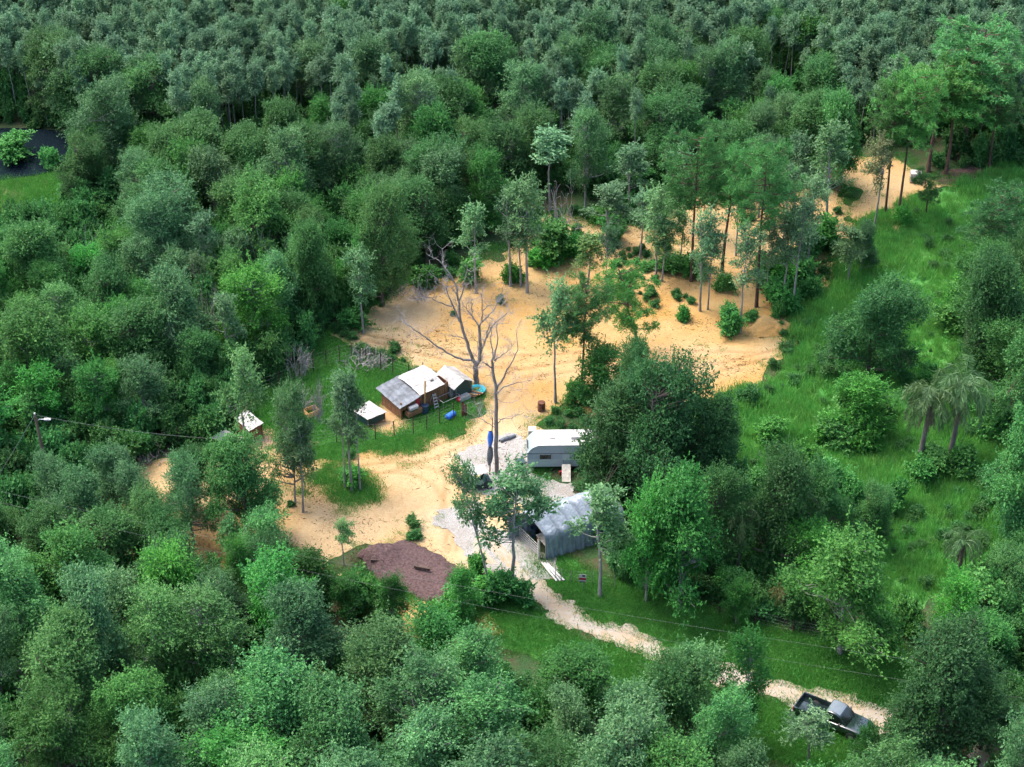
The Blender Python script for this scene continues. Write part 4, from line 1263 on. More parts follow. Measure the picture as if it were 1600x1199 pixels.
# leaf litter, twigs and bark scraps lying on the sand
LITTER = proto_collection('scrap', [grass_tuft(60 + k, 7, 0.32, 0.28, 0.05, 6.0).mesh('scrap', [M['litter']]) for k in range(4)])
grass_on('litter', lambda X, Y: np.minimum(f_sand(X, Y), 9), box_of([SAND, SAND_LEFT]), 60000, LITTER, 55, (.35, 1.3), 'dead leaves and twigs strewn over the sand', 0.1,
         lambda X, Y: np.clip(fbm(X + 9, Y + 9, 4, 4) * 3 + 0.12, 0.03, 0.8))

# bare snags showing among the crowns
SNAG = [(160,470,300,'bare grey snag in the upper left wood'),(330,560,400,'bare pale snag in the middle of the left wood'),(60,640,500,'bare snag near the left edge above the lamp'),
        (250,440,270,'bare silver-grey crown above the middle of the left wood'),(200,560,440,'leafless grey top in the lower left wood'),(420,470,330,'thin bare snag left of the sand corner'),
        (60,1120,980,'bare pale limbs in the lower left corner wood'),(620,1180,1040,'bare pale branches in the middle foreground wood'),(430,1180,1060,'leafless twiggy top in the foreground wood'),
        (950,1220,1080,'grey leafless branches in the right foreground wood'),(1000,1200,1085,'pale bare branches nearest the road in the foreground'),(240,1080,950,'bare twigs above the left foreground trees'),
        (880,380,240,'thin leafless snag at the far corner of the sand'),(1180,300,190,'bare grey snag in front of the far sand patch')]
for i, (bx, by, ty, lab) in enumerate(SNAG):
    o = bpy.data.objects.new('dead_snag', TWIG[i % 3]); link(o)
    o.location = G(bx, by, 0.05); h = height_of(bx, by, ty)
    o.scale = (1.25 + .2 * (i % 3), 1.25, h / 2.1); o.rotation_euler.z = i * 1.3
    tag(o, lab, 'dead tree', 'bare snags in the woods')

grass_on('road_weeds', lambda X, Y: 0.55 - np.abs(path_dist(ROAD, X, Y) - np.where(fbm(X, Y, 3, 2) > 0, 0, 1.3)), box_of([ROAD], 3), 30000, tuft_short, 56, (.4, 1.0), 'weeds along the middle and sides of the road', 0.0,
         lambda X, Y: np.clip(fbm(X, Y, 2.5, 4) * 4 + 0.1, 0, 0.6))
# weeds, vines and saplings in the meadow
def meadow_brush():
    rs = np.random.RandomState(93)
    pts = np.array(blue(FIELD, 0.95, 94, avoid=0.2)); X, Y = pts[:, 0], pts[:, 1]
    d = np.clip(fbm(X + 31, Y + 8, 7, 4) * 3.2 + 0.30 + np.clip((P(0, 700).y - Y) / 30, 0, 0.35), 0.03, 1)
    ok = (rs.rand(len(X)) < d) & (f_field(X, Y) > 1.0)
    X, Y = X[ok], Y[ok]
    s = rs.uniform(.22, .75, len(X)) * np.clip(0.7 + 2.0 * fbm(X, Y, 5, 3), .4, 1.5)
    coll = proto_collection('weed', [p for p in joined('shrub')] + [grass_tuft(40 + k, 90, 1.9, 0.7, 0.07, 0.3).mesh('reed', [M['tallgrass']]) for k in range(2)])
    scatter('meadow_weeds', np.stack([X, Y, relief(X, Y) - .03], 1), np.stack([s * 1.2, s * 1.2, s], 1), coll, 7, None, 'rough weeds and vines growing through the meadow grass', 'weeds', tilt=.12)
meadow_brush()

grass_on('bank_grass', fld([BANK], 4, 2), box_of([BANK]), 9000, tuft_short, 57, (.6, 1.8), 'tufted grass on the bank of the pond', 0.0)

f_isle = fld([GRASS_BITS[0], GRASS_BITS[1], GRASS_BITS[3]], 1.8, 3.6)
grass_on('island_grass', f_isle, box_of([GRASS_BITS[0], GRASS_BITS[1], GRASS_BITS[3]]), 16000, tuft_short, 58, (.6, 1.5), 'ragged grass patches inside the driveway loop', -1.2,
         lambda X, Y: np.clip(f_isle(X, Y) * 0.8 + 0.55, 0.03, 0.9))
def clearing_brush():
    rs = np.random.RandomState(95)
    pts = np.array(blue(SAND, 0.8, 96, avoid=0)); X, Y = pts[:, 0], pts[:, 1]
    back = np.clip((Y - P(0, 500).y) / 9, 0, 1)
    d = np.clip(fbm(X + 51, Y + 18, 4.5, 4) * 3.4 - 0.12, 0.012, 0.7) * back
    e = np.clip(1 - f_sand(X, Y) / 1.6, 0, 1) * np.clip(fbm(X + 2, Y + 3, 5, 3) * 3 + .25, 0, .5)
    ok = rs.rand(len(X)) < np.maximum(d, e)
    X, Y = X[ok], Y[ok]
    s = rs.uniform(.16, .5, len(X))
    scatter('clearing_brush', np.stack([X, Y, relief(X, Y)], 1), np.stack([s * 1.3, s * 1.3, s], 1), proto_collection('low_brush', joined('shrub')), 8, None, 'low seedlings and scrub dotted over the far sand', 'scrub', tilt=.12)
clearing_brush()

grass_on('mulch_chips', lambda X, Y: f_mulch(X, Y), box_of([MULCH]), 9000, LITTER, 59, (.5, 1.2), 'loose wood chips spilling from the mulch heap', -0.8,
         lambda X, Y: np.clip(0.5 + f_mulch(X, Y) * 0.4, 0.08, 0.35))
# ------------------------------------------------------------------ built things
def plain(name, c, rough=0.6, metal=0.0, spec=0.4, wear=0.15, scale=4.0, bmp=0.1):
    """paint or plastic with a little dirt"""
    m, nt, b = new_mat(name)
    n = noise(nt, scale, 5, 0.65)
    d = tuple(x * (1 - wear * 1.6) for x in c); l = tuple(min(1, x * (1 + wear * 0.5)) for x in c)
    nt.links.new(mixc(nt, ramp(nt, n, 0.32, 0.66), d, l), b.inputs['Base Color'])
    b.inputs['Roughness'].default_value = rough; b.inputs['Metallic'].default_value = metal; b.inputs['Specular IOR Level'].default_value = spec
    if bmp: bump(nt, b, n, bmp, 0.02)
    return m
M['whitemetal'] = plain('white_sheet_metal', (0.40, 0.385, 0.36), 0.65, 0, 0.2, 0.28, 1.8)
M['greymetal'] = plain('grey_sheet_metal', (0.13, 0.145, 0.165), 0.6, 0.1, 0.3, 0.35, 1.5)
M['galv'] = plain('galvanised_steel', (0.42, 0.43, 0.44), 0.45, 0.7)
M['wire'] = plain('dull_wire', (0.16, 0.17, 0.16), 0.6, 0.4)
M['wood'] = rough_mat('weathered_wood', (0.13, 0.065, 0.035), (0.30, 0.16, 0.085), 3, stretch=(3, 3, 0.4))
M['lumber'] = rough_mat('new_lumber', (0.42, 0.24, 0.09), (0.55, 0.34, 0.15), 3)
M['post'] = rough_mat('dark_post', (0.045, 0.032, 0.028), (0.11, 0.075, 0.06), 4)
M['polewood'] = rough_mat('pole_wood', (0.085, 0.055, 0.042), (0.16, 0.11, 0.085), 3, stretch=(1, 1, 0.2))
M['greentarp'] = plain('dark_green_tarp', (0.020, 0.055, 0.052), 0.55)
M['navy'] = plain('navy_plastic', (0.020, 0.040, 0.075), 0.5)
M['blue'] = plain('blue_plastic', (0.020, 0.130, 0.520), 0.45)
M['aqua'] = plain('turquoise_plastic', (0.035, 0.44, 0.56), 0.45)
M['red'] = plain('red_plastic', (0.60, 0.030, 0.050), 0.5)
M['rust'] = rough_mat('rusty_steel', (0.075, 0.030, 0.020), (0.17, 0.075, 0.045), 5)
M['white'] = plain('white_paint', (0.43, 0.42, 0.405), 0.55, wear=0.22, scale=1.8)
M['cream'] = plain('cream_panel', (0.55, 0.50, 0.42), 0.7, wear=0.25)
M['black'] = plain('black_rubber', (0.018, 0.018, 0.020), 0.75)
M['silverside'] = plain('trailer_side', (0.24, 0.30, 0.34), 0.4, 0.2, 0.5, 0.08)
M['silverlow'] = plain('trailer_lower_side', (0.32, 0.39, 0.42), 0.4, 0.2, 0.5, 0.08)
M['trim'] = plain('dark_trim', (0.06, 0.06, 0.065), 0.5)
m, nt, b = new_mat('dark_glass'); b.inputs['Base Color'].default_value = (0.008, 0.010, 0.012, 1); b.inputs['Roughness'].default_value = 0.08; M['glass'] = m
m, nt, b = new_mat('silver_tarp')
n1 = noise(nt, 1.2, 5, 0.6); n2 = noise(nt, 5, 4, 0.6)
nt.links.new(mixc(nt, ramp(nt, n1, 0.35, 0.65), (0.17, 0.205, 0.245), (0.25, 0.295, 0.345)), b.inputs['Base Color'])
b.inputs['Roughness'].default_value = 0.38; b.inputs['Specular IOR Level'].default_value = 0.6; bump(nt, b, mixc(nt, 0.5, n1, n2), 0.9, 0.16); M['tarp'] = m
M['truckpaint'] = plain('dark_green_car_paint', (0.012, 0.022, 0.022), 0.10, 0.0, 0.9, 0.05, bmp=0)
M['truckpaint'].node_tree.nodes['Principled BSDF'].inputs['Coat Weight'].default_value = 0.8
M['truckpaint'].node_tree.nodes['Principled BSDF'].inputs['Coat Roughness'].default_value = 0.05

def part_box(name, c, h, mat, parent, rot=None, label=None):
    q = QB(); q.box(c, h, 0, rot)
    return q.obj(name, [mat], parent, label=label)
def part_tube(name, pts, r, mat, parent, n=8, label=None):
    q = QB(); q.tube(pts, r, n)
    pts = np.asarray(pts, float)
    return q.obj(name, [mat], parent, True, label)
def prism(q, prof, y0, y1, mat=0, axis='y'):
    """closed profile (list of (a,z)) swept between y0 and y1; end caps as fans of quads"""
    n = len(prof)
    f = (lambda a, y, z: (a, y, z)) if axis == 'y' else (lambda a, y, z: (y, a, z))
    V = [f(a, y0, z) for a, z in prof] + [f(a, y1, z) for a, z in prof]
    Q = [(i, (i + 1) % n, n + (i + 1) % n, n + i) for i in range(n)]
    q.add(V, Q, 0.5, mat)
    c = (sum(a for a, _ in prof) / n, sum(z_ for _, z_ in prof) / n)
    for k, y in ((0, y0), (1, y1)):
        V = [f(a, y, z_) for a, z_ in prof] + [f(c[0], y, c[1])]
        m_ = n if n % 2 == 0 else n - 1
        Qc = [(i, i + 1, (i + 2) % n, n) for i in range(0, m_, 2)]
        if n % 2: Qc.append((n - 1, 0, n, n - 1))
        Qc = [x for x in Qc if len(set(x)) == 4] + ([] if n % 2 == 0 else [])
        q.add(V, Qc, 0.5, mat)
def frame_at(px0, px1):
    """ground frame with its x axis from one photo pixel towards another"""
    a, b_ = P(*px0), P(*px1)
    d = b_ - a
    return Vector((a.x, a.y, float(relief(a.x, a.y)))), math.atan2(d.y, d.x)

# --- coop: brown plank shed, grey and white sheet roofs
o0, rz = frame_at((627, 656), (684, 631))
shed = empty('coop_shed', o0, rz, 'brown plank coop with white and grey sheet roof in the fenced yard', 'shed')
LA, LB = 5.3, 3.0
k = 0
for i in range(13):                                    # boards of the front wall
    x = 2.05 + i * 0.245
    part_box('plank', (x, 0.0 + 0.012 * (i % 3), 0.98), (0.112, 0.02, 0.98 - 0.03 * (i % 2)), M['wood'], shed)
for i in range(11):                                    # boards of the left wall, laid flat
    part_box('plank', (0.02 + 0.01 * (i % 2), LB / 2, 0.10 + i * 0.135), (0.02, LB / 2, 0.06), M['wood'], shed)
for i in range(7):
    part_box('plank', (0.03 + 0.02, 0.0, 0.55 + i * 0.135), (0.02, 0.02, 0.06), M['wood'], shed)
for i in range(4):
    part_box('plank', (1.0, -0.01 - .008 * (i % 2), 0.98 + i * 0.14), (0.98, 0.02, 0.062), M['wood'], shed)
for x, y in ((0.06, 0.06), (2.0, 0.06), (5.2, 0.06), (0.06, LB - .06), (2.0, LB - .06), (5.2, LB - .06)):
    part_box('corner_post', (x, y, 0.9), (0.06, 0.06, 0.9 if x < 1 else 1.05), M['wood'], shed)
part_box('back_wall', (LA / 2, LB, 0.9), (LA / 2, 0.025, 0.9), M['wood'], shed)
part_box('side_wall', (LA, LB / 2, 0.95), (0.025, LB / 2, 0.95), M['greentarp'], shed)
part_box('nest_box', (1.15, -0.35, 0.62), (0.75, 0.32, 0.22), M['wood'], shed)
part_box('red_door', (1.86, -0.05, 0.85), (0.14, 0.02, 0.75), M['red'], shed)
for o_ in [shed.children[-1]]: o_.active_material = M['rust']
def sheet(name, corners, mat, parent, rib=0.0, nx=14, ny=6, thick=0.03):
    c = [np.array(p, float) for p in corners]          # a b (bottom edge), d c (top edge)
    q = QB()
    U, Vv = np.linspace(0, 1, nx + 1), np.linspace(0, 1, ny + 1)
    for s, off in ((0, thick), (1, 0)):
        pts = []
        for u in U:
            for v in Vv:
                p = (c[0] * (1 - u) + c[1] * u) * (1 - v) + (c[3] * (1 - u) + c[2] * u) * v
                z_ = rib * (1 if (int(round(u * nx)) % 2) else -1) + 0.02 * math.sin(u * 9 + v * 5)
                pts.append(p + np.array([0, 0, z_ + off]))
        Q = [(i * (ny + 1) + j, (i + 1) * (ny + 1) + j, (i + 1) * (ny + 1) + j + 1, i * (ny + 1) + j + 1) for i in range(nx) for j in range(ny)]
        q.add(pts, Q)
    rimi = [i * (ny + 1) for i in range(nx + 1)] + [nx * (ny + 1) + j for j in range(1, ny + 1)] + [i * (ny + 1) + ny for i in range(nx - 1, -1, -1)] + [j for j in range(ny - 1, 0, -1)]
    Vt = np.concatenate(q.V); n = (nx + 1) * (ny + 1)
    q.add(Vt, [(a, b_, b_ + n, a + n) for a, b_ in zip(rimi, rimi[1:] + rimi[:1])])
    return q.obj(name, [mat], parent)
for i in range(3):
    y0 = -0.35 + i * 1.24
    sheet('roof_panel', [(-0.35, y0, 1.50 + .10 * i), (2.15, y0, 1.92 + .06 * i), (2.15, y0 + 1.27, 1.98 + .06 * i), (-0.35, y0 + 1.27, 1.60 + .10 * i)], M['greymetal'], shed, 0.012, 10, 4, 0.02)
for i in range(3):
    y0 = -0.30 + i * 1.22
    zz = (1.98, 2.20, 2.25)[i]; z1 = (2.18, 2.24, 2.05)[i]
    sheet('roof_panel', [(1.95, y0, zz), (4.75 + .25 * (i > 0), y0, zz + .06), (4.75 + .25 * (i > 0), y0 + 1.24, z1 + .06), (1.95, y0 + 1.24, z1)], M['whitemetal'], shed, 0.006, 12, 4, 0.02)
part_box('roof_vent', (4.0, 0.7, 2.28), (0.16, 0.06, 0.03), M['trim'], shed)

# canopy joined on the right: white gable over dark green cloth
o1 = o0 + Matrix.Rotation(rz, 4, 'Z') @ Vector((5.55, -0.75, 0))
can = empty('tarp_shelter', o1, rz, 'small shelter with white gable top and dark green cloth end beside the coop', 'shelter')
q = QB(); q.add([(0, 0, 0), (1.9, 0, 0), (1.9, 0, 1.55), (0.95, 0, 2.05), (0, 0, 1.55)], [(0, 1, 2, 4), (4, 2, 3, 4)][:1] + [(4, 2, 3, 3)][:0])
q.add([(0, 0, 1.55), (1.9, 0, 1.55), (1.45, 0, 1.80), (0.45, 0, 1.80)], [(0, 1, 2, 3)])
q.add([(0.45, 0, 1.80), (1.45, 0, 1.80), (1.0, 0, 2.04), (0.9, 0, 2.04)], [(0, 1, 2, 3)])
q.add([(1.9, 0, 0), (1.9, 2.8, 0), (1.9, 2.8, 1.55), (1.9, 0, 1.55)], [(0, 1, 2, 3)])
q.obj('cloth_wall', [M['greentarp']], can)
sheet('roof_panel', [(-0.25, -0.15, 1.45), (-0.25, 2.9, 1.45), (0.97, 2.9, 2.10), (0.97, -0.15, 2.10)], M['whitemetal'], can, 0, 6, 4, 0.02)
sheet('roof_panel', [(0.95, -0.15, 2.105), (0.95, 2.9, 2.105), (2.1, 2.9, 1.45), (2.1, -0.15, 1.45)], M['whitemetal'], can, 0, 6, 4, 0.02)
for x in (0.03, 1.86):
    part_tube('pole', [(x, -0.06, 0), (x, -0.06, 0.8), (x, -0.06, 1.5)], 0.025, M['galv'], can)

def at_px(px, py):
    return G(px, py)
# grey hut door panel, junk and tools round the coop
t = empty('camper_shell', at_px(708, 612), rz + 0.1, 'pale grey camper shell with dark window behind the shelter', 'camper shell')
q = QB(); prism(q, [(-0.9, 0), (0.9, 0), (0.9, 1.2), (0.55, 1.75), (-0.55, 1.75), (-0.9, 1.2)], -0.75, 0.75); q.obj('shell', [M['white']], t)
part_box('window', (0.52, -0.77, 0.95), (0.25, 0.02, 0.55), M['glass'], t); part_box('slot', (-0.3, -0.77, 1.2), (0.28, 0.015, 0.06), M['trim'], t)
t = empty('wading_pool', at_px(746, 612), 0, 'round turquoise plastic wading pool at the foot of the dead tree', 'pool')
q = QB(); a = np.linspace(0, 2 * math.pi, 25)
rings = [(0.0, 0.05), (0.62, 0.05), (0.68, 0.26), (0.76, 0.28), (0.76, 0.22), (0.70, 0.0)]
V = [(r * math.cos(x), r * math.sin(x), z_) for r, z_ in rings for x in a[:-1]]
q.add(V, [(i * 24 + j, i * 24 + (j + 1) % 24, (i + 1) * 24 + (j + 1) % 24, (i + 1) * 24 + j) for i in range(5) for j in range(24)]); q.obj('basin', [M['aqua']], t, True)
t = empty('lumber_stack', at_px(733, 618), rz + 2.2, 'loose stack of orange-brown boards between the pool and shelter', 'lumber')
for i in range(7):
    part_box('board', (0, -0.5 + i * 0.16, 0.25 + 0.06 * (i % 3)), (1.3 - .08 * i, 0.07, 0.03), M['lumber' if i % 2 else 'wood'], t, Matrix.Rotation(0.05 * (i - 3), 3, 'Z'))
for y in (-.4, .3): part_box('bearer', (0.2, y, 0.11), (0.06, 0.35, 0.11), M['wood'], t)
t = empty('white_tub', at_px(724, 624), rz, 'white plastic tub lying among the junk right of the shelter', 'tub')
q = QB(); prism(q, [(-0.55, 0), (0.55, 0), (0.62, 0.35), (0.45, 0.48), (-0.45, 0.48), (-0.62, 0.35)], -0.4, 0.4); q.obj('body', [M['white']], t); part_box('lid', (0, 0, 0.50), (0.5, 0.36, 0.025), M['whitemetal'], t)
t = empty('red_bag', at_px(719, 626), 0.3, 'bright red bag lying beside the white tub', 'bag')
q = QB(); bags = [(0.05, -0.05), (0.36, 0.05), (0.40, 0.25), (0.28, 0.42), (0.12, 0.50), (0.10, 0.56)]
V = [(r * math.cos(x) * (1 + .12 * math.sin(3 * x)), r * math.sin(x), z_) for r, z_ in bags for x in a[:-1]]
q.add(V, [(i * 24 + j, i * 24 + (j + 1) % 24, (i + 1) * 24 + (j + 1) % 24, (i + 1) * 24 + j) for i in range(5) for j in range(24)]); q.obj('sack', [M['red']], t, True); part_tube('tie', [(0.12, 0, .53), (0, .14, .54), (-.12, 0, .53)], .02, M['trim'], t)
def drum(name, loc, r, h, mat, label, lying=False, rz_=0.0, cat='drum'):
    t = empty(name, loc, rz_, label, cat)
    q = QB(); pf = [(0.001, 0), (r, 0), (r * 1.03, .04 * h), (r, .06 * h), (r, .33 * h), (r * 1.04, .35 * h), (r, .37 * h), (r, .63 * h), (r * 1.04, .65 * h), (r, .67 * h), (r, .95 * h), (r * 1.03, .97 * h), (r, h), (r * .9, h * .98), (0.001, h * .98)]
    V = [(rr * math.cos(x), rr * math.sin(x), z_) for rr, z_ in pf for x in a[:-1]]
    if lying: V = [(z_ - h / 2, y, x + r) for x, y, z_ in V]
    q.add(V, [(i * 24 + j, i * 24 + (j + 1) % 24, (i + 1) * 24 + (j + 1) % 24, (i + 1) * 24 + j) for i in range(len(pf) - 1) for j in range(24)])
    q.obj('shell', [mat], t, True)
    c_ = np.array([[r * .5, 0, h]]) if not lying else np.array([[-h / 2 - .01, 0, r * 1.4]])
    part_box('bung', tuple(c_[0]), (.04, .04, .02), M['trim'], t)
    return t
drum('blue_drum', at_px(704, 653), 0.29, 0.9, M['blue'], 'blue plastic drum lying on its side by the yard fence', True, rz + .2)
drum('navy_bin', at_px(664, 646), 0.36, 0.95, M['navy'], 'dark navy plastic bin standing against the plank wall')
drum('burn_barrel', at_px(846, 642), 0.34, 0.95, M['rust'], 'rusty brown burn barrel standing on the sand behind the trailer', cat='barrel')
t = drum('white_drum', at_px(641, 654), 0.26, 0.9, M['white'], 'white drum lying on top of the nest box of the coop', True, rz)
t.location = o0 + Matrix.Rotation(rz, 4, 'Z') @ Vector((1.05, -0.4, 0.84))
t = empty('timber_pole', at_px(663, 643), rz, 'tall yellow timber pole leaning upright against the coop', 'pole')
t.rotation_euler = (0.05, 0.02, rz); part_box('shaft', (0, 0, 1.7), (0.055, 0.055, 1.72), M['lumber'], t); part_box('foot', (0, 0, 0.06), (0.12, 0.12, 0.06), M['wood'], t)
t = empty('step_ladder', at_px(683, 640), rz, 'white step ladder standing between coop and green shelter', 'ladder')
for x in (-.22, .22):
    part_tube('rail', [(x, 0, 0), (x * .8, .22, .8), (x * .6, .42, 1.55)], .032, M['white'], t); part_tube('rail', [(x, .95, 0), (x * .8, .68, .8), (x * .6, .44, 1.55)], .03, M['white'], t)
for i in range(5): part_box('step', (0, .06 + i * .075, .28 + i * .28), (.2 - .015 * i, .06, .02), M['white'], t)
t = empty('stump_post', at_px(723, 650), 0, 'thick pair of brown wooden gate posts at the yard corner', 'post')
part_tube('post', [(0, 0, -.1), (0.02, 0, .7), (0, 0, 1.5)], [.15, .14, .13], M['rust'], t); part_tube('post', [(.3, .05, -.1), (.27, .05, .6), (.25, .05, 1.2)], [.14, .13, .12], M['rust'], t)
t = empty('wire_cage', at_px(693, 642), rz, 'galvanised wire cage frame in front of the green shelter', 'cage')
for x in (0, 1.9):
    for y in (0, 1.0): part_tube('upright', [(x, y, 0), (x, y, .45), (x, y, .9)], .022, M['galv'], t)
for y in (0, 1.0): part_tube('rail', [(0, y, .9), (1, y, .9), (1.9, y, .9)], .022, M['galv'], t)
for x in (0, 1.9): part_tube('rail', [(x, 0, .9), (x, .5, .9), (x, 1, .9)], .022, M['galv'], t)
t = empty('navy_tarp', at_px(648, 594), rz, 'dark navy tarp hung on the back fence behind the coop', 'tarp')
q = QB(); q.add([(u * 1.3 - .65, .10 * math.sin(u * 9) + 0.05 * v, 1.2 * v + .03) for u in np.linspace(0, 1, 12) for v in np.linspace(0, 1, 5)], [(i * 5 + j, (i + 1) * 5 + j, (i + 1) * 5 + j + 1, i * 5 + j + 1) for i in range(11) for j in range(4)])
q.obj('cloth', [M['navy']], t, True); part_tube('hem', [(-.66, 0.07, 1.24), (0, 0.07, 1.25), (.66, .07, 1.24)], .025, M['trim'], t)

# --- white-roofed hutch
def hutch(name, corners, z_, label, wall, roofmat, legs=0.25, skew=0.05, frame=False):
    c = [P(a_, b_, z_) for a_, b_ in corners]           # near, right, far, left
    cen = sum(c, Vector()) / 4; g = float(relief(cen.x, cen.y))
    t = empty(name, (cen.x, cen.y, g), 0, label, 'hutch')
    L = [np.array([p.x - cen.x, p.y - cen.y, z_]) for p in c]
    L[2][2] += skew * 4; L[3][2] += skew * 2
    mids = lambda f: [p * np.array([f, f, 1]) for p in L]
    for a_, b_ in ((0, 1), (1, 2)):
        e0, e1 = (L[a_] + L[b_]) / 2, None
    # roof in two sheets
    m0, m1 = (L[0] + L[1]) / 2, (L[3] + L[2]) / 2
    sheet('roof_panel', [L[0], m0, m1, L[3]], roofmat, t, 0.006, 6, 6, 0.025)
    sheet('roof_panel', [m0 + np.array([0, 0, .012]), L[1], L[2], m1 + np.array([0, 0, .012])], roofmat, t, 0.006, 6, 6, 0.025)
    W = mids(0.84)
    if wall is not None:
        for a_, b_ in ((0, 1), (1, 2), (2, 3), (3, 0)):
            p, r = W[a_], W[b_]
            q = QB(); q.add([(p[0], p[1], legs), (r[0], r[1], legs), (r[0], r[1], r[2] - .02), (p[0], p[1], p[2] - .02)], [(0, 1, 2, 3)])
            q.obj('wall', [wall], t)
        f = QB(); f.add([(p[0], p[1], legs) for p in W], [(0, 1, 2, 3)]); f.obj('base', [M['wood']], t)
    for p in mids(0.86): part_tube('leg', [(p[0], p[1], -.05), (p[0], p[1], p[2] / 2), (p[0], p[1], p[2])], .045 if not frame else .03, M['wood' if not frame else 'galv'], t, 5)
    return t
hutch('rabbit_hutch', [(574.5, 656), (605, 643.5), (577, 629), (550, 642)], 1.05, 'white-roofed hutch with dark green walls left of the coop', M['greentarp'], M['whitemetal'])
hutch('animal_pen', [(389, 674), (412, 661), (386, 645), (366, 655)], 1.5, 'white-roofed pen with brown walls left in the yard', M['wood'], M['whitemetal'], skew=0.09)
hutch('pen_cover', [(358, 693), (381, 685), (352, 674), (330, 685)], 0.8, 'low cream panel cover on metal legs left of the white pen', None, M['cream'], frame=True)
t = empty('wooden_crate', at_px(487, 648), .6, 'small wooden crate standing in the yard grass', 'crate')
for i in range(4): part_box('slat', (0, -.45, .08 + i * .16), (.6, .02, .065), M['lumber'], t); part_box('slat', (0, .45, .08 + i * .16), (.6, .02, .065), M['lumber'], t)
for x in (-.58, .58):
    for i in range(4): part_box('slat', (x, 0, .08 + i * .16), (.02, .43, .065), M['lumber'], t)

# --- fences
def fence(name, px, h, label, mat, strands=5, r=0.05, wire=True):
    g = [G(*p) for p in px]
    t = empty(name, g[0], 0, label, 'fence')
    tops = []
    for i, p in enumerate(g):
        d = p - g[0]; hh = h * (1 + .12 * math.sin(i * 2.3))
        part_tube('post', [(d.x, d.y, d.z - .15), (d.x, d.y, d.z + hh / 2), (d.x + .03 * math.sin(i), d.y, d.z + hh)], r, mat, t, 6)
        tops.append((d, hh))
    if wire:
        for s in range(strands):
            q = QB()
            f = (s + .6) / strands
            pts = [(d.x, d.y, d.z + f * hh) for d, hh in tops]
            full = []
            for a_, b_ in zip(pts[:-1], pts[1:]):
                for k_ in np.linspace(0, 1, 4)[:-1]: full.append([a_[i] + (b_[i] - a_[i]) * k_ for i in range(3)])
            full.append(pts[-1])
            q.tube(full, 0.005, 3); q.obj('wire', [M['wire']], t)
    return t
def spread(pts, step):
    out = [pts[0]]
    for a_, b_ in zip(pts[:-1], pts[1:]):
        n = max(1, round((P(*b_) - P(*a_)).length / step))
        out += [(a_[0] + (b_[0] - a_[0]) * k_ / n, a_[1] + (b_[1] - a_[1]) * k_ / n) for k_ in range(1, n + 1)]
    return out
fence('yard_fence', [(436,706),(478,702),(526,692),(559,690),(587,687),(616,681),(646,680),(667,672),(687,662),(709,656)], 1.75, 'wire fence with dark posts in front of the coop yard', M['post'])
fence('yard_fence', [(256,702),(280,697),(300,686),(319,678),(345,660),(375,640),(405,622),(437,606),(469,594),(490,582),(510,571),(531,566),(550,563),(572,568),(595,577),(614,586),(639,592),(662,596)], 1.9, 'wire fence with dark posts along the back of the coop yard', M['post'])
fence('roadside_fence', [(1123,960),(1180,976),(1239,988),(1300,1000),(1350,1008)], 1.35, 'wire fence with dark posts along the right road verge', M['post'], 4)
fence('short_fence', [(868,904),(877,908),(892,908),(925,912),(960,918)], 1.25, 'short wire fence with metal posts beside the warning sign', M['galv'], 4, 0.035)

# --- utility pole with lamp, and overhead lines
b0 = G(79, 758); hp = height_of(79, 758, 647)
pole = empty('utility_pole', b0, 0, 'wooden utility pole with a street lamp at the left', 'utility pole')
pole.rotation_euler = (0, -0.05, 0)
part_tube('shaft', [(0, 0, -.3), (0, 0, hp / 2), (0, 0, hp)], [.17, .145, .115], M['polewood'], pole)
part_tube('lamp_arm', [(0, 0, hp - .7), (.3, -.05, hp - .5), (.75, -.1, hp - .48)], .035, M['galv'], pole)
q = QB(); prism(q, [(.7, hp - .56), (1.25, hp - .58), (1.3, hp - .5), (1.1, hp - .42), (.72, hp - .42)], -.22, .02); q.obj('lamp_head', [M['white']], pole)
part_box('insulator', (0, 0, hp + .06), (.06, .06, .07), M['white'], pole)
def cable(name, A_, B_, sag, label, r=0.018):
    t = np.linspace(0, 1, 40)
    A_, B_ = np.array(A_), np.array(B_)
    p = A_ + (B_ - A_) * t[:, None]; p[:, 2] -= 4 * sag * t * (1 - t)
    q = QB(); q.tube(p - A_, r, 4)
    o = bpy.data.objects.new(name, q.mesh(name, [M['wire']])); link(o); o.location = A_
    return tag(o, label, 'cable')
ptop = (b0.x - .37, b0.y, hp - .1)
e1 = P(-60, 800, 2.0); cable('guy_cable', ptop, (e1.x, e1.y, 0.2), .1, 'pale guy cable slanting down left from the utility pole')
e1 = P(392, 700, 4.0); cable('service_cable', ptop, tuple(P(500, 690, 4.5)), .8, 'thin service cable running right from the utility pole', .012)
far_pole = lambda nm, p, lab: (lambda t: (part_tube('shaft', [(0, 0, -.3), (0, 0, 4), (0, 0, 8.2)], [.17, .15, .12], M['polewood'], t), part_box('cross_arm', (0, 0, 7.7), (.05, .7, .05), M['polewood'], t)))(empty(nm, p, 0, lab, 'utility pole'))
LP0, LP1 = P(-120, 860, 0), P(1720, 1210, 0)
far_pole('utility_pole', LP0, 'wooden line pole past the left edge'); far_pole('utility_pole', LP1, 'wooden line pole past the right edge')
cable('power_line', (LP0.x, LP0.y + .6, 7.75), (LP1.x, LP1.y + .6, 7.75), 1.6, 'upper overhead line crossing the road verge', .007)
cable('power_line', (LP0.x, LP0.y - .6, 7.75), (LP1.x, LP1.y - .6, 6.6), 1.6, 'lower overhead line crossing the road verge', .007)

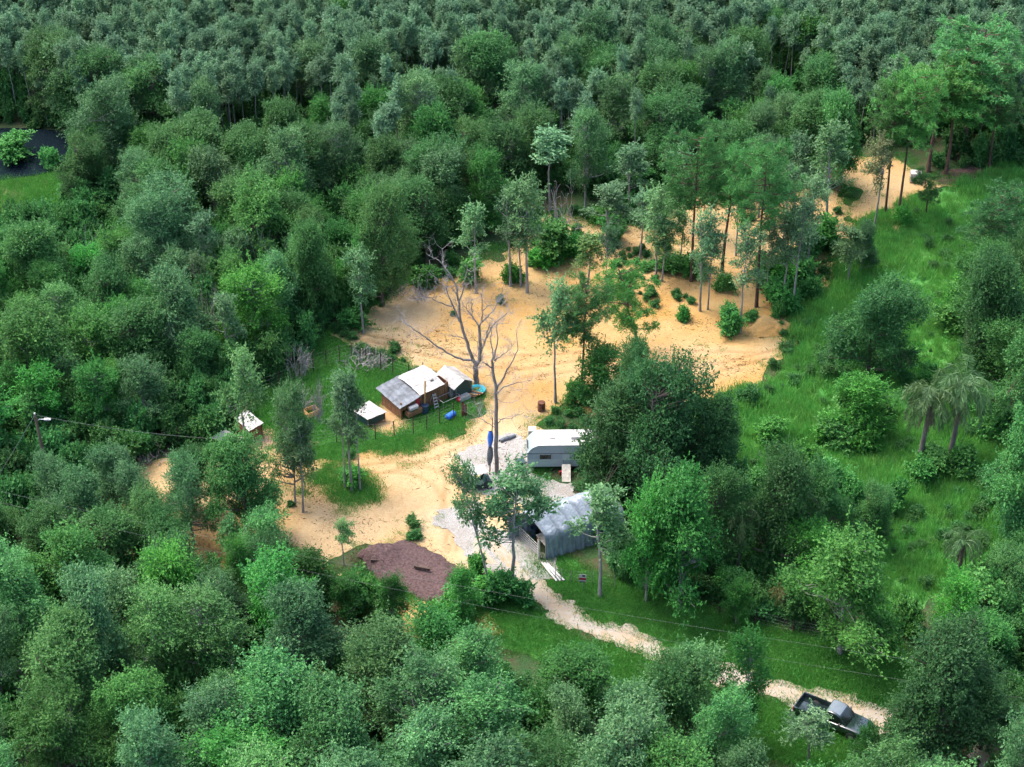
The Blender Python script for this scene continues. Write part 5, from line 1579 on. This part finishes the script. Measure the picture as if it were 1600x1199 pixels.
# --- travel trailer
o0 = G(824, 737)
tr = empty('travel_trailer', o0, 0.02, 'silver travel trailer with white roof beside the gravel pad', 'trailer')
LT_, WT = 7.0, 2.35
prof_hi = [(0.02, 1.95), (0.20, 2.25), (0.48, 2.55), (0.85, 2.74), (1.0, 2.78), (LT_ - .5, 2.78), (LT_ - .15, 2.6), (LT_, 2.2), (LT_, 1.95)]
q = QB(); prism(q, [(0.0, 1.30), (0.0, 1.95), (LT_, 1.95), (LT_, 1.30)], 0, WT); q.obj('window_band', [M['silverside']], tr)
q = QB(); prism(q, [(0.30, 0.55), (0.0, 0.85), (0.0, 1.30), (LT_, 1.30), (LT_ - .05, 0.85), (LT_ - .35, 0.55)], 0, WT); q.obj('lower_body', [M['silverlow']], tr)
q = QB(); n = len(prof_hi)
V = [(x, y, z_) for y in (0.0, WT) for x, z_ in prof_hi]
for y_i in (0, 1):
    ys = (0, WT)[y_i]
    q.add([(x, ys, 1.95) for x, _ in prof_hi] + [(x, ys, z_) for x, z_ in prof_hi], [(i, i + 1, n + i + 1, n + i) for i in range(n - 1)])
q.obj('upper_body', [M['silverside']], tr)
q = QB(); q.add([(x, y, z_ + .012) for y in (-.02, WT * .25, WT * .5, WT * .75, WT + .02) for x, z_ in prof_hi[3:7]], [(j * 4 + i, j * 4 + i + 1, (j + 1) * 4 + i + 1, (j + 1) * 4 + i) for j in range(4) for i in range(3)])
q.obj('roof', [M['white']], tr)
q = QB(); q.add([(x, y, z_ + .006) for y in (-.01, WT / 2, WT + .01) for x, z_ in prof_hi[:4]], [(j * 4 + i, j * 4 + i + 1, (j + 1) * 4 + i + 1, (j + 1) * 4 + i) for j in range(2) for i in range(3)])
q.obj('front_cap', [M['silverlow']], tr)
q = QB(); q.add([(x, y, z_ + .006) for y in (-.01, WT / 2, WT + .01) for x, z_ in prof_hi[6:]], [(j * 3 + i, j * 3 + i + 1, (j + 1) * 3 + i + 1, (j + 1) * 3 + i) for j in range(2) for i in range(2)])
q.obj('rear_cap', [M['silverlow']], tr)
part_tube('roof_edge', [(x, -.02, z_ + .015) for x, z_ in prof_hi], .022, M['trim'], tr, 4)
part_box('belt_trim', (LT_ / 2, -.012, 1.95), (LT_ / 2, .012, .02), M['trim'], tr); part_box('belt_trim', (LT_ / 2, -.012, 1.30), (LT_ / 2, .012, .018), M['silverlow'], tr)
for i in range(6): part_box('side_rib', (LT_ / 2, -.008, 1.40 + i * .09), (LT_ / 2, .006, .008), M['silverlow'], tr)
for x0, w in ((1.55, .42), (4.6, .5)):
    wd = part_box('window', (x0, -.03, 1.62), (w + .08, .015, .25), M['glass'], tr)
    f = QB()
    for c_, h_ in (((x0, -.045, 1.88), (w + .04, .012, .025)), ((x0, -.045, 1.36), (w + .04, .012, .025)), ((x0 - w - .10, -.045, 1.62), (.022, .012, .24)), ((x0 + w + .10, -.045, 1.62), (.022, .012, .24))): f.box(c_, h_)
    f.obj('frame', [M['silverlow']], wd)
dr = part_box('door', (3.35, -.02, 1.25), (.34, .015, .62), M['silverlow'], tr); part_box('handle', (3.1, -.05, 1.2), (.03, .02, .05), M['trim'], dr)
part_box('front_window', (.05, WT / 2, 2.12), (.02, .6, .16), M['glass'], tr, Matrix.Rotation(-.5, 3, 'Y'))
part_box('roof_hatch', (2.2, 1.2, 2.84), (.2, .2, .05), M['cream'], tr); part_box('air_conditioner', (4.3, 1.2, 2.92), (.5, .35, .13), M['white'], tr)
part_box('chassis', (LT_ / 2, WT / 2, .48), (LT_ / 2 - .4, WT / 2 - .15, .07), M['trim'], tr)
def wheel(parent, x, y, r, w, mat=None):
    q = QB(); aa = np.linspace(0, 2 * math.pi, 21)[:-1]
    pf = [(r * .6, -w / 2), (r * .95, -w / 2), (r, -w * .3), (r, w * .3), (r * .95, w / 2), (r * .6, w / 2)]
    q.add([(x + rr * math.cos(t_), y + yy, r + rr * math.sin(t_)) for rr, yy in pf for t_ in aa], [(i * 20 + j, i * 20 + (j + 1) % 20, (i + 1) * 20 + (j + 1) % 20, (i + 1) * 20 + j) for i in range(5) for j in range(20)])
    o = q.obj('wheel', [M['black']], parent, True)
    h = QB(); pf = [(.001, -w * .42), (r * .3, -w * .42), (r * .62, -w * .34), (r * .62, w * .34), (r * .3, w * .42), (.001, w * .42)]
    h.add([(x + rr * math.cos(t_), y + yy, r + rr * math.sin(t_)) for rr, yy in pf for t_ in aa], [(i * 20 + j, i * 20 + (j + 1) % 20, (i + 1) * 20 + (j + 1) % 20, (i + 1) * 20 + j) for i in range(5) for j in range(20)])
    h.obj('rim', [mat or M['galv']], o)
    return o
for x in (3.6, 4.5):
    for y in (.12, WT - .12): wheel(tr, x, y, .34, .2)
part_tube('tow_bar', [(.4, .5, .48), (-.6, 1.1, .5), (-1.2, WT / 2, .5)], .05, M['trim'], tr); part_tube('tow_bar', [(.4, WT - .5, .48), (-.6, 1.25, .5), (-1.2, WT / 2, .5)], .05, M['trim'], tr)
part_tube('jack', [(-1.0, WT / 2, 0), (-1.0, WT / 2, .4), (-1.0, WT / 2, .8)], .04, M['galv'], tr)
for s_ in (-.2, .2):
    part_tube('gas_bottle', [(-.45, WT / 2 + s_, .55), (-.45, WT / 2 + s_, .85), (-.45, WT / 2 + s_, 1.1), (-.45, WT / 2 + s_, 1.16)], [.15, .16, .14, .03], M['white'], tr, 10)
t = empty('plywood_ramp', G(883, 752), 0, 'weathered pale plywood panel propped as ramp beside the trailer', 'panel')
part_box('board', (.1, .5, .55), (.38, .78, .02), M['cream'], t, Matrix.Rotation(.72, 3, 'X')); part_box('brace', (.1, .95, .45), (.34, .03, .45), M['wood'], t)
t = empty('white_fridge', G(826, 698), 0, 'tall white discarded fridge behind the trailer front', 'fridge')
part_box('body', (.3, .3, .9), (.33, .33, .9), M['white'], t); part_box('door', (.3, -.06, .9), (.32, .025, .86), M['whitemetal'], t); part_box('handle', (.55, -.1, 1.1), (.02, .02, .2), M['trim'], t)
t = empty('tarp_roll', G(781, 691), .55, 'grey-blue rolled tarp lying at the edge of the gravel', 'tarp roll')
part_tube('roll', [(0, 0, .16), (.5, .03, .2), (1.0, -.03, .2), (1.6, .02, .18)], [.17, .21, .2, .16], M['greymetal'], t, 10); part_tube('strap', [(.78, 0, .2), (.8, 0, .2), (.83, 0, .2)], .225, M['trim'], t, 10)
t = empty('trash_cart', G(813, 735), .2, 'dark green wheeled trash cart in front of the trailer nose', 'trash cart')
q = QB(); prism(q, [(-.3, .1), (.26, .1), (.36, 1.0), (-.36, 1.0)], -.32, .32); q.obj('bin', [M['greentarp']], t); part_box('lid', (0, 0, 1.05), (.4, .37, .04), M['greentarp'], t)
for y in (-.3, .3): wheel(t, -.28, y, .13, .07)
t = empty('fuel_can', G(877, 741), .2, 'small red fuel can under the side of the trailer', 'fuel can')
q = QB(); prism(q, [(-.17, 0), (.17, 0), (.17, .3), (.05, .38), (-.17, .38)], -.1, .1); q.obj('can', [M['red']], t); part_tube('spout', [(.1, 0, .34), (.18, 0, .42), (.26, 0, .46)], .025, M['trim'], t)

# --- silver tarp carport
c0, crz = frame_at((853, 876), (899, 863))
crz = R(28)
cp = empty('tarp_carport', c0, crz, 'silver-grey tarp carport sagging over its hoops', 'carport')
WC, LC, NB = 4.5, 7.4, 7
SH, WF = 0.36, 0.88
def hoop(sag=0.0):
    p = [(0, -.02), (0.02, .8), (0.05, 1.6), (0.10, 1.95), (0.28, 2.22), (0.6, 2.42), (1.2, 2.74), (1.8, 3.04), (2.25, 3.22), (2.7, 3.04), (3.3, 2.74), (3.9, 2.42), (4.22, 2.22), (4.40, 1.95), (4.45, 1.6), (4.48, .8), (4.5, -.02)]
    return np.array(p) * np.array([1, 1.2])
H0 = hoop()
cpts = []
nl = 60
rs_ = np.random.RandomState(12)
for i in range(nl + 1):
    x = LC * i / nl
    f = (i / nl * (NB - 1)) % 1.0
    s_ = math.sin(math.pi * f) ** 1.3
    for j, (w, z_) in enumerate(H0):
        cx = (w - WC / 2)
        roof = 1.0 if z_ > 2.7 else (0.6 if z_ > 2.0 else 0.35 if z_ > .6 else .1)
        y = WC / 2 + cx * (1 - 0.055 * s_ * roof * 2)
        zz = z_ - 0.32 * s_ * roof * (1 if z_ > 2.4 else .2)
        if z_ < 2.2: y += 0.07 * (math.sin(x * 7 + z_ * 2) + .8 * math.sin(x * 15 + 1)) * (2.1 - z_) * .7 * (1 if cx < 0 else -1)
        cpts.append((x + .03 * math.sin(z_ * 4 + i) - SH * y * WF, y * WF, zz))
nj = len(H0)
q = QB(); q.add(cpts, [(i * nj + j, (i + 1) * nj + j, (i + 1) * nj + j + 1, i * nj + j + 1) for i in range(nl) for j in range(nj - 1)])
to = q.obj('cover', [M['tarp']], cp, True)
sm = to.modifiers.new('smooth', 'SUBSURF'); sm.levels = 1; sm.render_levels = 1
for i in range(NB):
    x = LC * i / (NB - 1)
    part_tube('hoop', [(x - SH * w * WF, (WC / 2 + (w - WC / 2) * .985) * WF, z_ - .05) for w, z_ in H0], .03, M['galv'], cp, 6)
q = QB(); q.add([(LC - .05 - SH * w * WF, w * WF, 0) for w, _ in H0] + [(LC - .05 - SH * w * WF, w * WF, z_ - .05) for w, z_ in H0], [(j, j + 1, nj + j + 1, nj + j) for j in range(nj - 1)]); q.obj('back_sheet', [M['tarp']], cp)
rot = Matrix.Rotation(crz, 4, 'Z')
def in_cp(x, y, z_=0): return c0 + rot @ Vector((x, y, z_))
t = empty('storage_shelf', in_cp(2.0, 3.4), crz, 'wooden shelf with boxes in the dark inside the carport', 'shelf')
for z_ in (.4, .95, 1.5): part_box('board', (0, 0, z_), (.8, .25, .02), M['lumber'], t)
for x in (-.75, .75):
    for y in (-.2, .2): part_tube('upright', [(x, y, 0), (x, y, .8), (x, y, 1.6)], .03, M['wood'], t)
t = empty('workbench', in_cp(.9, 1.6), crz, 'brown workbench near the carport opening', 'workbench')
part_box('top', (0, 0, .8), (.5, .9, .03), M['cream'], t)
for x in (-.42, .42):
    for y in (-.8, .8): part_box('leg', (x, y, .39), (.04, .04, .385), M['wood'], t)
drum('dark_drum', in_cp(.7, 3.3), .3, .9, M['navy'], 'dark drum standing just inside the carport on its left')
g1, g2 = G(812, 842), G(843, 872)
t = empty('pipe_gate', g1, math.atan2(g2.y - g1.y, g2.x - g1.x), 'pale metal pipe gate across the carport front', 'gate')
gl = (g2 - g1).length
for i in range(5): part_tube('rail', [(0, 0, .25 + i * .25), (gl / 2, 0, .25 + i * .25), (gl, 0, .25 + i * .25)], .028, M['galv'], t)
for x in (0, gl / 2, gl): part_tube('upright', [(x, 0, .2), (x, 0, .75), (x, 0, 1.27)], .03, M['galv'], t)
t = empty('gate_post', G(842, 874), 0, 'brown wooden gate post at the corner of the carport', 'post')
part_tube('shaft', [(0, 0, -.2), (0, 0, 1.1), (0, 0, 2.2)], [.12, .115, .11], M['cream'], t); part_tube('cap', [(0, 0, 2.2), (0, 0, 2.23), (0, 0, 2.26)], [.12, .11, .02], M['wood'], t)
t.children[0].active_material = M['polewood']
g1, g2 = G(849, 880), G(874, 908)
t = empty('board_ramp', g1, math.atan2(g2.y - g1.y, g2.x - g1.x), 'long white boards lying on the grass in front of the carport', 'boards')
for i in range(3): part_box('board', ((g2 - g1).length / 2 + .15 * i, -.2 + i * .2, .16 + .03 * i), ((g2 - g1).length / 2, .085, .025), M['white'], t, Matrix.Rotation(.04 * (i - 1), 3, 'Z'))
part_box('bearer', (.6, 0, .07), (.06, .4, .07), M['wood'], t); part_box('bearer', ((g2 - g1).length - .5, 0, .07), (.06, .4, .07), M['wood'], t)

# --- sign
t = empty('warning_sign', G(910, 919), -.1, 'small white sign with a dark red stripe on a post by the road', 'sign')
part_tube('post', [(0, 0.02, -.1), (0, 0.02, .7), (0, 0.02, 1.5)], .035, M['galv'], t)
part_box('board', (0, -.03, 1.05), (.29, .012, .40), M['white'], t); part_box('stripe', (0, -.047, 1.0), (.28, .005, .10), plain('sign_red', (.30, .012, .03), .5), t)
part_box('emblem', (.08, -.047, 1.32), (.11, .005, .09), M['trim'], t); part_box('stripe', (0, -.047, .70), (.25, .005, .05), M['trim'], t)
# --- painted sleeve on the forked tree
t = empty('trunk_wrap', G(800, 922), 0, 'white and red painted band wrapped round the forked tree trunk', 'wrap')
part_tube('band', [(0, 0, .75), (0, 0, .95), (0, 0, 1.15)], .19, plain('red_paint', (.32, .05, .05), .6), t, 10); part_tube('band', [(0, 0, .28), (0, 0, .5), (0, 0, .74)], .195, M['white'], t, 10); part_tube('band', [(0, 0, -.05), (0, 0, .1), (0, 0, .27)], .20, M['navy'], t, 10)
# --- flag pole
fb = G(765, 742); fh = height_of(765, 742, 652)
t = empty('flag_pole', fb, 0, 'leaning mast with a furled blue and white flag beside the slim dead tree', 'flag pole')
t.rotation_euler = (0, .05, 0)
part_tube('mast', [(0, 0, -.2), (0, 0, fh / 2), (0, 0, fh)], [.06, .05, .035], M['rust'], t)
def furl(z0_, z1_, w, mat, ph):
    q = QB(); n_ = 10; aa = np.linspace(0, 2 * math.pi, 13)[:-1]
    V = [(-.10 + (w * (0.35 + .65 * math.sin(math.pi * (.15 + .8 * f))) * (1 + .35 * math.sin(3 * a_ + ph))) * math.cos(a_), (w * .6 * (1 + .3 * math.cos(2 * a_ + ph))) * math.sin(a_), z1_ + (z0_ - z1_) * f) for f in np.linspace(0, 1, n_) for a_ in aa]
    q.add(V, [(i * 12 + j, i * 12 + (j + 1) % 12, (i + 1) * 12 + (j + 1) % 12, (i + 1) * 12 + j) for i in range(n_ - 1) for j in range(12)])
    return q.obj('cloth', [mat], t, True)
furl(fh * .50, fh * .76, .22, M['blue'], 0.4); furl(fh * .18, fh * .49, .24, M['greymetal'], 1.7)
# --- golf cart
gb = G(747, 762)
t = empty('golf_cart', gb, .35, 'white-roofed golf cart half hidden behind the forked tree', 'golf cart')
q = QB(); prism(q, [(-1.15, .35), (-1.15, .85), (-.45, .85), (-.4, .45), (.55, .45), (.7, .95), (1.1, .8), (1.2, .4)], -.55, .55); q.obj('body', [M['greentarp']], t)
part_box('seat', (-.55, 0, .92), (.3, .5, .08), M['cream'], t); part_box('backrest', (-.85, 0, 1.2), (.06, .5, .22), M['cream'], t)
sheet('roof', [(-.95, -.6, 1.85), (.75, -.6, 1.85), (.75, .6, 1.87), (-.95, .6, 1.87)], M['white'], t, 0, 6, 4, .05)
for x in (-.9, .65):
    for y in (-.52, .52): part_tube('roof_post', [(x, y, .8), (x, y, 1.3), (x, y, 1.85)], .025, M['trim'], t)
for x in (-.85, .85):
    for y in (-.5, .5): wheel(t, x, y, .24, .18)
# --- white tank
t = empty('white_tank', G(1430, 284), -.1, 'white cubic liquid tank in a wire cage on the grass by pines', 'tank')
part_box('tank', (0, 0, .68), (.6, .52, .5), M['white'], t); part_box('pallet', (0, 0, .09), (.62, .55, .07), M['wood'], t); part_tube('cap', [(0, 0, 1.16), (0, 0, 1.2), (0, 0, 1.24)], .12, M['black'], t)
for i in range(7): part_tube('cage_bar', [(-.6 + i * .2, -.545, .16), (-.6 + i * .2, -.545, .7), (-.6 + i * .2, -.545, 1.18)], .012, M['galv'], t, 4)
for z_ in (.4, .65, .9, 1.17): part_tube('cage_bar', [(-.62, -.56, z_), (0, -.56, z_), (.62, -.56, z_)], .012, M['galv'], t, 4)
# --- steel gate at the right
g1, g2 = G(1352, 1006), G(1392, 1016)
t = empty('field_gate', g1, math.atan2(g2.y - g1.y, g2.x - g1.x), 'grey steel field gate behind the large round tree', 'gate')
gl = (g2 - g1).length
for i in range(4): part_tube('rail', [(0, 0, .3 + i * .28), (gl / 2, 0, .3 + i * .28), (gl, 0, .3 + i * .28)], .03, M['galv'], t)
for x in (0, gl): part_tube('upright', [(x, 0, .0), (x, 0, .7), (x, 0, 1.3)], .05, M['galv'], t)
# --- timbers on the mulch
for i, (p0, p1, lab) in enumerate([((648, 893), (672, 898), 'dark squared timber lying on the right of the mulch'), ((580, 883), (600, 884), 'short dark timber lying on the left of the mulch')]):
    g1, g2 = G(*p0), G(*p1); d = (g2 - g1)
    t = empty('timber', g1 + Vector((0, 0, .48 if i == 0 else .42)), math.atan2(d.y, d.x), lab, 'timber')
    part_box('beam', (d.length / 2, 0, .08), (d.length / 2, .12, .11), M['post'], t); part_box('end_face', (d.length + .008, 0, .08), (.006, .10, .09), M['wood'], t)
# --- pickup
g1, g2 = G(1253, 1112), G(1350, 1152)
tk = empty('pickup_truck', (g1 + g2) / 2, math.atan2(g2.y - g1.y, g2.x - g1.x), 'dark pickup truck parked on the road edge under the oak', 'truck')
LK, WK = 5.7, 1.95
def shell(q, secs):
    """sections: (x, half width, z low, z high, roundness) lofted along x"""
    aa = np.linspace(0, 2 * math.pi, 21)[:-1]
    V = []
    for x, w, zl, zh in secs:
        for t_ in aa:
            c_, s_ = math.cos(t_), math.sin(t_)
            e = .20
            V.append((x, w * math.copysign(abs(c_) ** e, c_), (zl + zh) / 2 + (zh - zl) / 2 * math.copysign(abs(s_) ** e, s_)))
    n_ = len(secs)
    q.add(V, [(i * 20 + j, i * 20 + (j + 1) % 20, (i + 1) * 20 + (j + 1) % 20, (i + 1) * 20 + j) for i in range(n_ - 1) for j in range(20)])
    for k_ in (0, n_ - 1):
        b_ = k_ * 20
        q.add(np.array(V[b_:b_ + 20]), [(j, j + 1, 18 - j, (19 - j)) for j in range(0, 9)])
q = QB(); shell(q, [(-.35, .95, .42, 1.05), (.6, .97, .40, 1.06), (1.0, .97, .42, 1.08), (1.9, .95, .45, 1.07), (2.5, .92, .48, 1.02), (2.78, .86, .5, .92), (2.85, .78, .55, .85)]); q.obj('body', [M['truckpaint']], tk, True)
q = QB(); shell(q, [(-.55, .84, 1.0, 1.15), (-.42, .80, 1.0, 1.72), (-.1, .76, 1.0, 1.83), (.45, .76, 1.0, 1.83), (.75, .78, 1.0, 1.70), (1.3, .84, 1.0, 1.12)]); cab = q.obj('cab', [M['truckpaint']], tk, True)
for s_ in (-1, 1):
    for x0, x1 in ((-.35, .1), (.18, .72)):
        q = QB(); q.add([(x0, s_ * .865, 1.12), (x1 + (.22 if x0 > 0 else 0), s_ * .865, 1.12), (x1, s_ * .80, 1.62), (x0 + .03, s_ * .80, 1.62)], [(0, 1, 2, 3)]); q.obj('window', [M['glass']], cab)
q = QB(); q.add([(1.32, -.7, 1.13), (1.32, .7, 1.13), (.80, .62, 1.70), (.80, -.62, 1.70)], [(0, 1, 2, 3)]); q.obj('windscreen', [M['glass']], cab)
q = QB(); q.add([(-.57, -.62, 1.2), (-.57, .62, 1.2), (-.46, .58, 1.62), (-.46, -.58, 1.62)], [(0, 1, 2, 3)]); q.obj('window', [M['glass']], cab)
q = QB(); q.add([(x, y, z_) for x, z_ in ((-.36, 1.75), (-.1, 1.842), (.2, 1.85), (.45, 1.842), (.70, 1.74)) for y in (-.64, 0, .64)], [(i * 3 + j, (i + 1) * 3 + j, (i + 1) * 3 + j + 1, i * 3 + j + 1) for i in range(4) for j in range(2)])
q.obj('roof_sheen_skin', [plain('painted_sky_sheen', (0.17, 0.205, 0.24), 0.2, 0.1, 0.7, 0.12, 3.0, 0)], cab, True)  # sky reflection on the dark roof, put into the colour of a pale skin
bed = QB(); bed.box((-1.65, 0, .62), (1.15, .90, .04))
for s_ in (-1, 1): bed.box((-1.65, s_ * .92, .82), (1.18, .05, .27))
bed.box((-.52, 0, .82), (.04, .86, .27)); bo = bed.obj('bed', [M['truckpaint']], tk)
part_box('tailgate', (-2.83, 0, .83), (.035, .88, .25), M['truckpaint'], tk); part_box('bumper', (-2.93, 0, .52), (.07, .92, .09), M['galv'], tk); part_box('bumper', (2.90, 0, .5), (.07, .9, .10), M['galv'], tk)
part_box('grille', (2.86, 0, .75), (.02, .5, .12), M['trim'], tk)
for s_ in (-1, 1):
    part_box('headlight', (2.83, s_ * .68, .78), (.04, .15, .09), M['white'], tk); part_box('taillight', (-2.86, s_ * .92, .86), (.02, .05, .16), M['red'], tk); part_box('mirror', (.85, s_ * 1.05, 1.2), (.06, .1, .09), M['trim'], tk)
for x in (-1.75, 1.8):
    for y in (-.84, .84): wheel(tk, x, y, .39, .25)
part_box('chassis', (0, 0, .42), (2.6, .7, .06), M['trim'], tk)
# dark soil under the pines by the tank
M['soil'] = rough_mat('dark_soil', (0.05, 0.030, 0.025), (0.12, 0.075, 0.06), 2, dist=0.08)
SOIL = [(1452, 282), (1475, 268), (1520, 262), (1560, 270), (1520, 284), (1470, 290)]
grid_sheet('dark_soil', fld([SOIL], 2, 2.5), box_of([SOIL]), .4, .075, M['soil'])
SOIL2 = [(1520, 830), (1580, 815), (1640, 840), (1640, 900), (1560, 880)]
grid_sheet('bare_soil', fld([SOIL2], 2, 3), box_of([SOIL2]), .4, .02, M['soil'])
